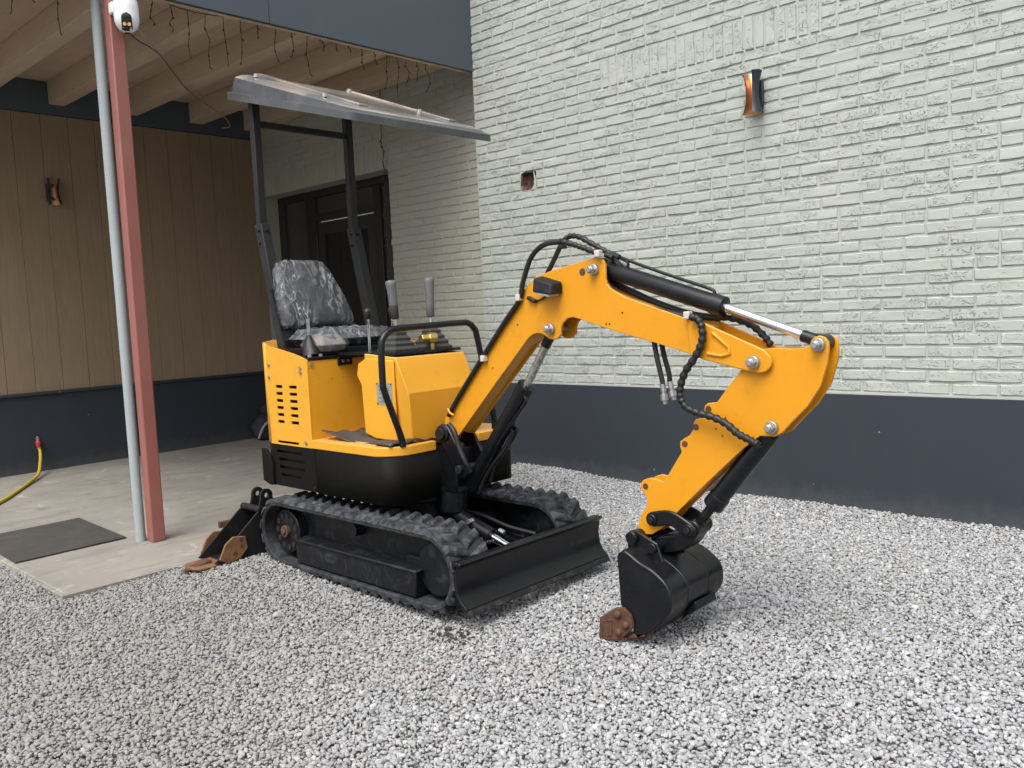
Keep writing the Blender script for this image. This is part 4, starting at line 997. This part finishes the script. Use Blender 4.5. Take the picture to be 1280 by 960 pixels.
# inner core plates: closed box section, set back from the side plates' edges
core1 = [(563, 513), (606, 444), (651, 373), (663, 357), (690, 342), (700, 352), (664, 421), (650, 433), (620, 475), (575, 540)]
build('boom_core', MB().prism(yz(core1, XB0), ia, ib, 0), 'yellow', boom)
core2 = [(670, 350), (700, 338.5), (738, 345), (760, 365), (779, 373.5), (807, 383.5), (854, 399.5), (884, 409), (884, 446), (822, 427), (766, 410.5), (724, 396.5), (700, 390)]
build('boom_web', MB().prism(yz(core2, XB0), ia, ib, 0), 'yellow', boom)
fork = [(858, 398), (880, 404), (944, 432.7), (955, 438), (962, 445), (964.5, 452), (963, 459), (957, 465), (948.7, 466.8), (934.7, 464.3), (880.8, 450.2), (862, 444)]
fk = yz(fork, XB0 - .012)
build('fork_plate', MB().prism(fk, XB0 - .012, XB0 - .0005, 0), 'yellow', boom, bevel=.004, seg=3); build('fork_plate', MB().prism(fk, XB1 + .0005, XB1 + .012, 0), 'yellow', boom, bevel=.004, seg=3)
vrib = yz([(890, 416), (911, 434), (912, 442), (902, 445), (884, 442)], XB0 - .014)
build('stiffener', MB().tube([(XB0 - .013, y, z) for y, z in vrib], .0065, 8), 'yellow', boom, smooth=1.2)
def pin(px, py, x, r, parent, mat='steel', out=.035, through=None):
    p = onx(px, py, x); b = MB().cyl((x - out, p.y, p.z), (x, p.y, p.z), r, 6 if r < .02 else 20)
    b.cyl((x - out * .45, p.y, p.z), (x + .002, p.y, p.z), r * 1.35, 22); b.cyl((x - out - .006, p.y, p.z), (x - out, p.y, p.z), r * .72, 14)
    if through: b.cyl((x + .001, p.y, p.z), (through, p.y, p.z), r * .8, 16).cyl((through, p.y, p.z), (through + .02, p.y, p.z), r * 1.2, 16)
    return build('pin', b, mat, parent, bevel=.002)
pin(743.5, 337, XB0, .0155, boom, through=XB1); pin(689, 411, XB0, .0155, boom, through=XB1); pin(943, 452.5, XB0 - .012, .0155, boom, through=XB1 + .012)
p_ = onx(728, 340, XB0); build('lifting_hole', MB().cyl((XB0 - .0012, p_.y, p_.z), (XB0 + .001, p_.y, p_.z), .014, 18), 'rust', boom)
for a, b_ in ((778, 391), (758, 405), (762, 405), (647, 406), (616, 460)):
    p = onx(a, b_, XB0); build('plug_hole', MB().cyl((XB0 - .0012, p.y, p.z), (XB0 + .001, p.y, p.z), .0035, 8), 'hidden', boom)
# work light on the boom's flank
wl = onx(690, 353, XB0)
lamp = build('work_light', MB().hexa([wl + Vector(v) for v in ((-.07, .045, -.035), (-.002, .05, -.03), (-.002, -.055, -.045), (-.07, -.05, -.05), (-.06, .045, .02), (-.002, .05, .03), (-.002, -.055, -.0), (-.062, -.05, -.008))]), 'blackdull', boom, bevel=.008, seg=3)
build('lens', MB().hexa([wl + Vector(v) for v in ((-.065, .03, -.043), (-.01, .035, -.040), (-.01, -.04, -.053), (-.065, -.035, -.056), (-.065, .03, -.034), (-.01, .035, -.030), (-.01, -.04, -.044), (-.065, -.035, -.049))]), 'plate', lamp)
build('lead', MB().tube(spline([onx(684, 364, XB0 - .01), onx(680, 372, XB0 - .008), onx(670, 376, XB0 - .006), onx(660, 372, XB0 - .006)], 5), .004, 6), 'hose', lamp, smooth=1.2)
build('plug', MB().bar(onx(660, 372, XB0 - .01), onx(670, 377, XB0 - .01), .02, .014), 'hose', lamp, bevel=.003)

# ---- stick
XS0, XS1 = 2.556, 2.644
so = [(1012, 431), (1014, 425), (1018, 421), (1024, 419.5), (1030, 421.5), (1034.5, 427), (1035.5, 436), (1034, 453.7), (1026, 482), (1009.7, 507.6), (988.6, 528.7), (977, 541.6), (968, 546), (950, 545), (930, 560), (900, 588), (872, 615), (846, 641), (838, 650), (828, 660), (815, 668), (804, 668), (797, 661), (798.5, 653), (803, 640), (808, 634), (809.5, 624), (802, 612), (800.5, 605), (804, 600), (812, 597.5), (822, 600), (829, 603), (836, 592), (852, 565), (850, 558), (850, 552), (856, 547.5), (862, 544), (867, 536), (866.7, 528.7), (869, 524.5), (874, 523), (879.6, 521), (880, 513), (881, 507), (885, 504), (891, 503.5), (896, 503), (912, 481), (926, 463), (934, 448), (948.7, 437), (967.5, 435), (991, 436), (1005, 435)]
so_yz = yz(so, XS0)
stick = build('stick', MB().prism(so_yz, XS0, XS0 + .014, 0).prism(so_yz, XS1 - .014, XS1, 0), 'yellow', EX, bevel=.002)
sc_ = [(968, 438), (1000, 439), (1008, 452), (1000, 480), (985, 503), (960, 530), (925, 560), (872, 612), (845, 638), (812, 660), (803, 655), (812, 630), (838, 592), (856, 562), (885, 525), (900, 503), (930, 462), (950, 440)]
build('stick_core', MB().prism(yz(sc_, XS0), XS0 + .014, XS1 - .014, 0), 'yellow', stick)
pin(1024, 430.5, XS0, .0155, stick, through=XS1); pin(966, 534, XS0, .0155, stick, through=XS1)
for a, b_ in ((885.5, 511.5), (870, 534), (856, 555), (807, 608)):
    p = onx(a, b_, XS0); build('lug_hole', MB().cyl((XS0 - .0012, p.y, p.z), (XS0 + .001, p.y, p.z), .0115, 16), 'rust', stick)
for a, b_ in ((907, 522), (895, 536), (903, 545)):
    p = onx(a, b_, XS0); build('plug_hole', MB().cyl((XS0 - .0012, p.y, p.z), (XS0 + .001, p.y, p.z), .003, 8), 'hidden', stick)

# ---- cylinders
def cylinder(name, a, b, c, r, rr_, rodmat, parent=EX):
    """barrel a-b, rod b-c"""
    a, b, c = Vector(a), Vector(b), Vector(c); d = (b - a).normalized()
    o = build(name, MB().tube([a, a + d * .012, b - d * .05, b - d * .048, b - d * .002, b], [r * .9, r, r, r * 1.1, r * 1.1, r * .95], 26), 'black', parent, smooth=.6)
    build('rod', MB().cyl(b - d * .01, c, rr_, 18), rodmat, o, smooth=1)
    build('rod_eye', MB().cyl(c + Vector((-.026, 0, 0)), c + Vector((.026, 0, 0)), rr_ * 1.7, 20).tube([c - d * .07, c], rr_ * 1.25, 14), 'black', o, smooth=.8)
    return o
pa, pb, pc = onx(757, 336, XM), onx(906, 384, XM), onx(1029, 428, XM)
scy = cylinder('stick_cylinder', pa, pb, pc, .0325, .0155, 'chrome')
build('base_eye', MB().cyl((XM - .036, onx(752, 334, XM).y, onx(752, 334, XM).z), (XM + .036, onx(752, 334, XM).y, onx(752, 334, XM).z), .036, 20), 'black', scy)
build('oil_pipe', MB().tube(spline([onx(783, 340, XM), onx(785, 329, XM), onx(776, 322, XM), onx(800, 331, XM), onx(840, 345, XM), onx(885, 360, XM), onx(893, 365, XM), onx(893, 374, XM)], 5), .006, 8).tube([onx(777, 330, XM), onx(784, 335, XM)], .006, 8), 'black', scy, smooth=1.2)
build('fittings', MB().cyl(onx(757, 318, XM - .02), onx(766, 322, XM - .02), .011, 6).cyl(onx(764, 317, XM + .02), onx(774, 322, XM + .02), .012, 6).cyl(onx(767, 325, XM), onx(777, 333, XM), .011, 8), 'blackdull', scy)
pa, pb, pc = onx(590, 607, XM), onx(659, 481, XM), onx(691, 415, XM)
bcy = cylinder('boom_cylinder', pa, pb, pc, .036, .0165, 'rodrust')
build('oil_pipe', MB().tube(spline([onx(655, 493, XM - .02), onx(657, 503, XM - .02), onx(645, 520, XM - .02), onx(632, 540, XM - .02), onx(622, 556, XM - .02)], 5), .007, 8), 'black', bcy, smooth=1.2)
build('lines', MB().tube(spline([onx(640, 540, XM), onx(632, 560, XM), onx(615, 582, XM), onx(605, 600, XM), onx(600, 612, XM)], 5), .009, 8).tube(spline([onx(632, 538, XM + .03), onx(646, 536, XM + .03), onx(636, 556, XM + .03), onx(618, 580, XM + .03), onx(612, 602, XM + .03)], 5), .009, 8), 'hose', bcy, smooth=1.2)
pa, pb, pc = onx(963, 541, XM), onx(891, 632, XM), onx(868, 662, XM)
kcy = cylinder('bucket_cylinder', pa, pb, pc, .0335, .017, 'blackdull')
build('port', MB().cyl(onx(946, 556, XM - .05), onx(952, 556, XM - .02), .012, 10).cyl(onx(940, 556, XM - .05), onx(952, 555, XM - .045), .006, 8), 'black', kcy)

# swing bracket in front of the house
pv = onx(558, 541, XB0); lo = onx(580, 586, XB0)
def lobe(p, q, w):
    a0 = math.atan2(q.z - p.z, q.y - p.y); out = []
    for c_, b0 in ((p, a0 + math.pi), (q, a0)): out += [(c_.y + w * math.cos(b0 + t), c_.z + w * math.sin(b0 + t)) for t in (-1.5, -.9, -.3, .3, .9, 1.5)]
    return out
sw = MB().prism(lobe(pv, lo, .042), XB0 - .020, XB0 - .003, 0).prism(lobe(pv, lo, .042), XB1 + .003, XB1 + .020, 0)
sw.box((XB0 - .01, 2.76, .40), (XB1 + .01, 2.93, .60)).cyl((2.60, 2.86, .30), (2.60, 2.86, .42), .065, 20)
sbk = build('swing_bracket', sw, 'black', EX, bevel=.005)
build('pivot_pin', MB().cyl((XB0 - .045, pv.y, pv.z), (XB1 + .04, pv.y, pv.z), .027, 22).cyl((XB0 - .03, pv.y, pv.z), (XB0 - .022, pv.y, pv.z), .038, 22), 'blackdull', sbk, bevel=.003)
build('base_pin', MB().cyl((XB0 - .04, lo.y, lo.z), (XB1 + .03, lo.y, lo.z), .02, 18), 'blackdull', sbk, bevel=.003)
build('hose', MB().tube(spline([onx(561, 530, XB0 - .05), onx(568, 540, XB0 - .055), onx(574, 560, XB0 - .055), onx(582, 578, XB0 - .05), onx(588, 590, XB0 - .03)], 6), .011, 10), 'hose', sbk, smooth=1.2)

# ---- hoses along the boom
def hose(pxs, X, r=.0105, ribbed=False, mat='hose', n=8):
    Xs = X if isinstance(X, (list, tuple)) else [X] * len(pxs)
    p = spline([onx(a, b, q) for (a, b), q in zip(pxs, Xs)], n)
    if ribbed:                                      # spiral guard: rings of growing and shrinking radius
        q = [p[0]]; acc = 0.0
        for i in range(1, len(p)):
            seg = (p[i] - p[i - 1]); m = max(1, int(seg.length / .0048))
            for k in range(1, m + 1): q.append(p[i - 1] + seg * k / m)
        rad = [r * (1.12 if (i // 2) % 2 else .86) for i in range(len(q))]
        return build('hydraulic_hose', MB().tube(q, rad, 10), mat, EX, smooth=1.2)
    return build('hydraulic_hose', MB().tube(p, r, 10), mat, EX, smooth=1.2)
h1 = hose([(561, 520), (571, 500), (600, 452), (630, 404), (649, 375), (654, 352), (664, 322), (680, 306), (702, 302)], XB0 - .012)
hose([(702, 302), (715, 305), (735, 312), (750, 318)], XB0 - .012, ribbed=True)
h2 = hose([(684, 342), (692, 326), (700, 309), (706, 299)], XB1 - .02)
hose([(706, 299), (714, 295), (726, 297), (742, 306), (757, 314), (766, 319)], [XB1 - .02, XB1 - .02, XB1 - .03, XM + .02, XM + .02, XM + .02], ribbed=True)
h3 = hose([(863, 396), (872, 399), (877.5, 410), (877, 428), (869, 446), (857, 464), (851, 482), (851, 497), (858, 509), (872, 516), (890, 521), (908, 530), (922, 542), (935, 549), (948, 556)], XB0 - .03, ribbed=True, r=.0125)
hose([(760, 357), (772, 370), (795, 382), (830, 390), (862, 397)], XB0 + .02, r=.012)
hose([(764, 352), (785, 362), (820, 378), (862, 392), (900, 398)], XB1 - .015, r=.012)
hose([(898, 396), (920, 399), (940, 407), (955, 420), (964, 432)], XB1 - .02, ribbed=True, r=.0115)
for d in (0, 1):
    a = [(817 + 9 * d, 424), (821 + 9.5 * d, 446), (826 + 10 * d, 468 - 2 * d), (829 + 8.5 * d, 482 - 2 * d)]
    hh = hose(a, XM - .02 + .04 * d, r=.0095)
    e0, e1 = onx(828.5 + 9 * d, 480 - 3 * d, XM - .02 + .04 * d), onx(831.5 + 11 * d, 505 - 5 * d, XM - .02 + .04 * d); dv = e1 - e0
    build('end_fitting', MB().tube([e0, e0 + dv * .35, e0 + dv * .37, e0 + dv * .5, e0 + dv * .52, e0 + dv * .8, e0 + dv * .82, e1], [.0105, .0105, .0085, .0085, .014, .014, .0095, .0085], 8), 'steel', hh, smooth=.5)
for a, X_, hh in (((649, 372), XB0 - .014, h1), ((605, 448), XB0 - .014, h1), ((860, 394), XB0 - .012, h3), ((748, 317), XB0 - .012, h1), ((704, 307), XB1 - .02, h2)):
    p = onx(*a, X_); build('clamp', MB().box((p.x - .014, p.y - .011, p.z - .013), (p.x + .012, p.y + .011, p.z + .013)), 'clampwhite' if hh is not h2 else 'hose', hh, bevel=.003)
build('hose_ring', MB().tube([onx(560, 511, XB0 - .03), onx(562, 516, XB0 - .035), onx(567, 519, XB0 - .03)], .005, 8), 'yellow', h1, smooth=1.2)

# ---- bucket linkage
def link(pts, x0, x1, w0, mat='black', name='bucket_link', parent=EX):
    p = spline(pts, 6); mb = MB(); L = []; Rr = []
    for i, q in enumerate(p):
        d = (p[min(i + 1, len(p) - 1)] - p[max(i - 1, 0)]).normalized(); nn = Vector((0, -d.z, d.y)) * w0; L.append((q.y + nn.y, q.z + nn.z)); Rr.append((q.y - nn.y, q.z - nn.z))
    d0 = (p[1] - p[0]).normalized(); d1 = (p[-1] - p[-2]).normalized()
    def cap(c, d):
        a0 = math.atan2(d.z, d.y); return [(c.y + w0 * math.cos(a0 + t), c.z + w0 * math.sin(a0 + t)) for t in (-.9, -.45, 0, .45, .9)]
    poly = L + list(reversed(cap(p[-1], d1))) + list(reversed(Rr)) + list(reversed(cap(p[0], -d0)))
    return build(name, MB().prism(poly, x0, x1, 0), mat, parent, bevel=.005)
XL0, XL1 = XS0 - .018, XS1 + .003
A, B_, D, E_ = onx(814.8, 649.4, XL0), onx(860, 663, XL0), onx(821.5, 682.7, XL0), onx(797, 669.7, XL0)
for x0 in (XL0, XL1): link([A, A.lerp(B_, .5) + Vector((0, 0, .022)), B_], x0, x0 + .015, .027)
lk = link([B_, B_.lerp(D, .5) + Vector((0, -.02, -.015)), D], XL0 + .022, XL1 - .008, .03, name='tipping_link')
build('cross_tube', MB().cyl((XL0 - .008, B_.y, B_.z), (XL1 + .024, B_.y, B_.z), .022, 20).cyl((XL0 - .008, A.y, A.z), (XL1 + .024, A.y, A.z), .021, 20), 'black', lk, bevel=.003)
for q in (A, B_): build('pin_cap', MB().cyl((XL0 - .014, q.y, q.z), (XL0 - .007, q.y, q.z), .014, 6), 'blackdull', lk, bevel=.002)

# ---- bucket
KX0, KX1 = 2.42, 2.78
side = [(771.4, 696), (773, 691), (777, 689.5), (783, 692), (798.5, 705), (811, 712.5), (823, 722.5), (832, 733), (836.4, 744), (837, 756), (834, 767), (823, 781), (808, 792), (797, 798), (792, 790), (790, 775), (783, 765), (776, 757), (774.5, 736)]
s_yz = yz(side, KX0)
bk_ = build('bucket', MB().prism(s_yz, KX0, KX0 + .012, 0), 'black', EX, bevel=.002)
build('side_plate', MB().prism(s_yz, KX1 - .012, KX1, 0), 'black', bk_, bevel=.002)
wr = s_yz[2:14]; wmb = MB()
def offset(poly, d):
    out = []
    for i, (y, z) in enumerate(poly):
        a = Vector(poly[max(i - 1, 0)]); b = Vector(poly[min(i + 1, len(poly) - 1)]); t = (b - a).normalized(); out.append((y - t.y * d, z + t.x * d))
    return out
sm = [(p.y, p.z) for p in spline([(0, y, z) for y, z in wr], 3)]
s1 = offset(sm, .004); s2 = offset(sm, -.004); n = len(sm)
wmb.add([(KX0 + .004, y, z) for y, z in s1] + [(KX1 - .004, y, z) for y, z in s1] + [(KX0 + .004, y, z) for y, z in s2] + [(KX1 - .004, y, z) for y, z in s2],
        [(i, i + 1, n + i + 1, n + i) for i in range(n - 1)] + [(2 * n + i, 3 * n + i, 3 * n + i + 1, 2 * n + i + 1) for i in range(n - 1)] + [(0, n, 3 * n, 2 * n), (n - 1, 3 * n - 1, 4 * n - 1, 2 * n - 1)])
build('wrapper', wmb, 'black', bk_, smooth=.8)
for xx in (2.535, 2.675, KX0 + .006): build('wear_strip', MB().tube([(xx, y, z) for y, z in offset(sm, .002)[2:-3]], .0085 if xx > 2.5 else .009, 8), 'black', bk_, smooth=1.2)
build('heel_plate', MB().prism([(s_yz[10][0] - .012, s_yz[10][1] - .0), (s_yz[11][0], s_yz[11][1] - .008), (s_yz[11][0] + .01, s_yz[11][1] - .03), (s_yz[10][0] - .02, s_yz[10][1] - .03)], 2.58, 2.72, 0), 'black', bk_, bevel=.004)
for x0 in (XL0 - .028, XL1 + .012):
    q = onx(771.4, 696, KX0)
    top_y, top_z = s_yz[3]
    ear = [(E_.y + .024, E_.z - .005), (E_.y + .018, E_.z + .022), (E_.y - .01, E_.z + .028), (D.y + .01, D.z + .028), (D.y - .018, D.z + .018), (D.y - .05, D.z - .07), (D.y - .10, D.z - .135), (D.y + .05, D.z - .10), (E_.y + .0, E_.z - .09), (E_.y + .028, E_.z - .04)]
    build('ear', MB().prism(ear, x0, x0 + .014, 0), 'black', bk_, bevel=.004)
build('ear_pin', MB().cyl((XL0 - .045, E_.y, E_.z), (XL1 + .04, E_.y, E_.z), .024, 20).cyl((XL0 - .04, D.y, D.z), (XL1 + .036, D.y, D.z), .019, 20), 'black', bk_, bevel=.003)
# rusty side cutters and lip
cut = yz([(748.5, 797), (749.5, 772), (768, 760.5), (779, 760), (788, 770), (791, 784), (785, 792), (774, 800), (760, 800)], KX0 - .014)
cu_ = build('side_cutter', MB().prism(cut, KX0 - .014, KX0 - .001, 0), 'rust', bk_, bevel=.002)
for a, b_ in ((773, 768), (783, 781), (774, 790)):
    p = onx(a, b_, KX0 - .014); build('bolt', MB().tube([(KX0 - .028, p.y, p.z), (KX0 - .024, p.y, p.z), (KX0 - .013, p.y, p.z)], [.008, .013, .0135], 14), 'rust', cu_, smooth=.9)
bad = yz([(753, 776), (765, 775), (765, 794), (753, 794)], KX0 - .014); build('raised_plate', MB().tube([(KX0 - .0145, y, z) for y, z in bad + bad[:1]], .003, 6), 'rust', cu_)
cut2 = [(y, z) for y, z in cut]
build('side_cutter', MB().prism(cut2, KX1 + .001, KX1 + .014, 0), 'rust', bk_, bevel=.004)
ly, lz = s_yz[13]
build('lip', MB().hexa([(KX0, ly - .03, lz + .012), (KX1, ly - .03, lz + .012), (KX1, ly + .04, lz - .012), (KX0, ly + .04, lz - .012), (KX0, ly - .03, lz + .026), (KX1, ly - .03, lz + .026), (KX1, ly + .04, lz + .004), (KX0, ly + .04, lz + .004)]), 'rust', bk_, bevel=.003)
for k in range(4):
    xx = KX0 + .03 + k * .1
    build('tooth', MB().hexa([(xx - .022, ly + .0, lz - .012), (xx + .022, ly + .0, lz - .012), (xx + .018, ly + .085, lz - .02), (xx - .018, ly + .085, lz - .02), (xx - .022, ly + .0, lz + .016), (xx + .022, ly + .0, lz + .016), (xx + .018, ly + .085, lz - .010), (xx - .018, ly + .085, lz - .010)]), 'rust', bk_, bevel=.003)

# ---- spare trenching bucket lying behind the track
SB = empty('spare_bucket', (2.18, 3.98, 0), 'narrow black trenching bucket with rusty cutters on the ground behind the track', 'bucket')
Y0, Y1 = 3.895, 4.075
bpf = [(1.955, .03), (2.00, .015), (2.18, .012), (2.34, .04), (2.43, .12), (2.44, .19), (2.38, .235), (2.235, .25), (2.20, .235)]
def px_(poly, a, b): 
    n = len(poly); return MB().add([(x, a, z) for x, z in poly] + [(x, b, z) for x, z in poly], [tuple(range(n)), tuple(range(2 * n - 1, n - 1, -1))] + [(i, i + n, (i + 1) % n + n, (i + 1) % n) for i in range(n)])
for yy in (Y0, Y1 - .01): build('side_plate', px_(bpf, yy, yy + .01), 'blackdull', SB, bevel=.002)
back = bpf[1:8]; mb = MB(); n = len(back)
cx_, cz_ = 2.22, .14
b2 = [(x + (cx_ - x) * .06, z + (cz_ - z) * .08) for x, z in back]
mb.add([(x, Y0 + .01, z) for x, z in back] + [(x, Y1 - .01, z) for x, z in back] + [(x, Y0 + .01, z) for x, z in b2] + [(x, Y1 - .01, z) for x, z in b2], [(i, i + 1, n + i + 1, n + i) for i in range(n - 1)] + [(2 * n + i, 3 * n + i, 3 * n + i + 1, 2 * n + i + 1) for i in range(n - 1)])
build('wrapper', mb, 'blackdull', SB, smooth=.8)
build('top_tube', MB().cyl((2.225, Y0, .245), (2.225, Y1, .245), .018, 14), 'blackdull', SB)
for yy in (3.935, 4.02):
    ec = []
    for t in range(-20, 201, 20): ec.append((2.285 + .032 * math.cos(math.radians(t)), .305 + .032 * math.sin(math.radians(t))))
    ec += [(2.24, .24), (2.34, .23)]
    mb = MB(); hole = [(2.285 + .014 * math.cos(math.radians(t)), .305 + .014 * math.sin(math.radians(t))) for t in range(0, 360, 30)]
    full = [(2.285 + .034 * math.cos(math.radians(t)), .305 + .034 * math.sin(math.radians(t))) for t in range(0, 360, 30)]
    for i in range(12):
        j = (i + 1) % 12
        mb.hexa([(hole[i][0], yy, hole[i][1]), (full[i][0], yy, full[i][1]), (full[j][0], yy, full[j][1]), (hole[j][0], yy, hole[j][1]), (hole[i][0], yy + .016, hole[i][1]), (full[i][0], yy + .016, full[i][1]), (full[j][0], yy + .016, full[j][1]), (hole[j][0], yy + .016, hole[j][1])])
    mb.add(px_([(2.252, .30), (2.235, .235), (2.335, .225), (2.318, .295), (2.30, .272), (2.27, .272)], yy + .001, yy + .015).v, px_([(0, 0)] * 6, 0, 1).f)
    build('ear', mb, 'blackdull', SB)
scp = [(1.975, .045), (2.01, .115), (2.055, .145), (2.12, .135), (2.13, .075), (2.085, .03), (2.02, .018)]
for a, b_ in ((Y0 - .013, Y0 - .001), (Y1 + .001, Y1 + .013)):
    c_ = build('side_cutter', px_(scp, a, b_), 'rustorange', SB, bevel=.003)
    for x, z in ((2.06, .06), (2.098, .09), (2.095, .122)): build('bolt_hole', MB().cyl((x, a - .0012, z), (x, b_ + .001, z), .011, 12), 'rust', c_)
build('lip', MB().prism([(1.862, Y0 + .05), (1.885, Y0 + .012), (2.03, Y0), (2.03, Y1), (1.885, Y1 - .012), (1.862, Y1 - .05)], .012, .022, 2), 'rustorange', SB, bevel=.003)
build('tooth', MB().hexa([(1.835, 3.97, .006), (1.97, 3.955, .004), (1.97, 4.015, .004), (1.835, 4.0, .006), (1.835, 3.97, .014), (1.97, 3.955, .04), (1.97, 4.015, .04), (1.835, 4.0, .014)]), 'rust', SB, bevel=.003)
build('hook_lug', MB().bar((2.20, Y1 + .002, .17), (2.09, Y1 + .02, .168), .018, .034), 'rust', SB, bevel=.005)

# ---- dark soil crumbs that fell off the near track
cr = MB(); rs = np.random.RandomState(21); c0 = onz(566, 786, 0.0)
for k in range(90):
    px, py = c0.x + rs.normal(0, .045), c0.y + rs.normal(0, .055); rr_ = abs(rs.normal(0, .004)) + .0025; z0 = gz(px, py) + .008
    t = rs.normal(size=(6, 3)); t /= np.linalg.norm(t, axis=1)[:, None]
    o8 = [(px + rr_ * a, py + rr_ * b, z0 + rr_ * c * .7) for a, b, c in ((1, 0, 0), (-1, .2, 0), (0, 1, .1), (.1, -1, 0), (0, 0, 1), (0, .1, -1))]
    cr.add(o8, [(0, 2, 4), (2, 1, 4), (1, 3, 4), (3, 0, 4), (2, 0, 5), (1, 2, 5), (3, 1, 5), (0, 3, 5)])
tag(build('soil_crumbs', cr, 'soil', smooth=.2), 'dark soil crumbs fallen on the gravel beside the track', 'soil', 'stuff')
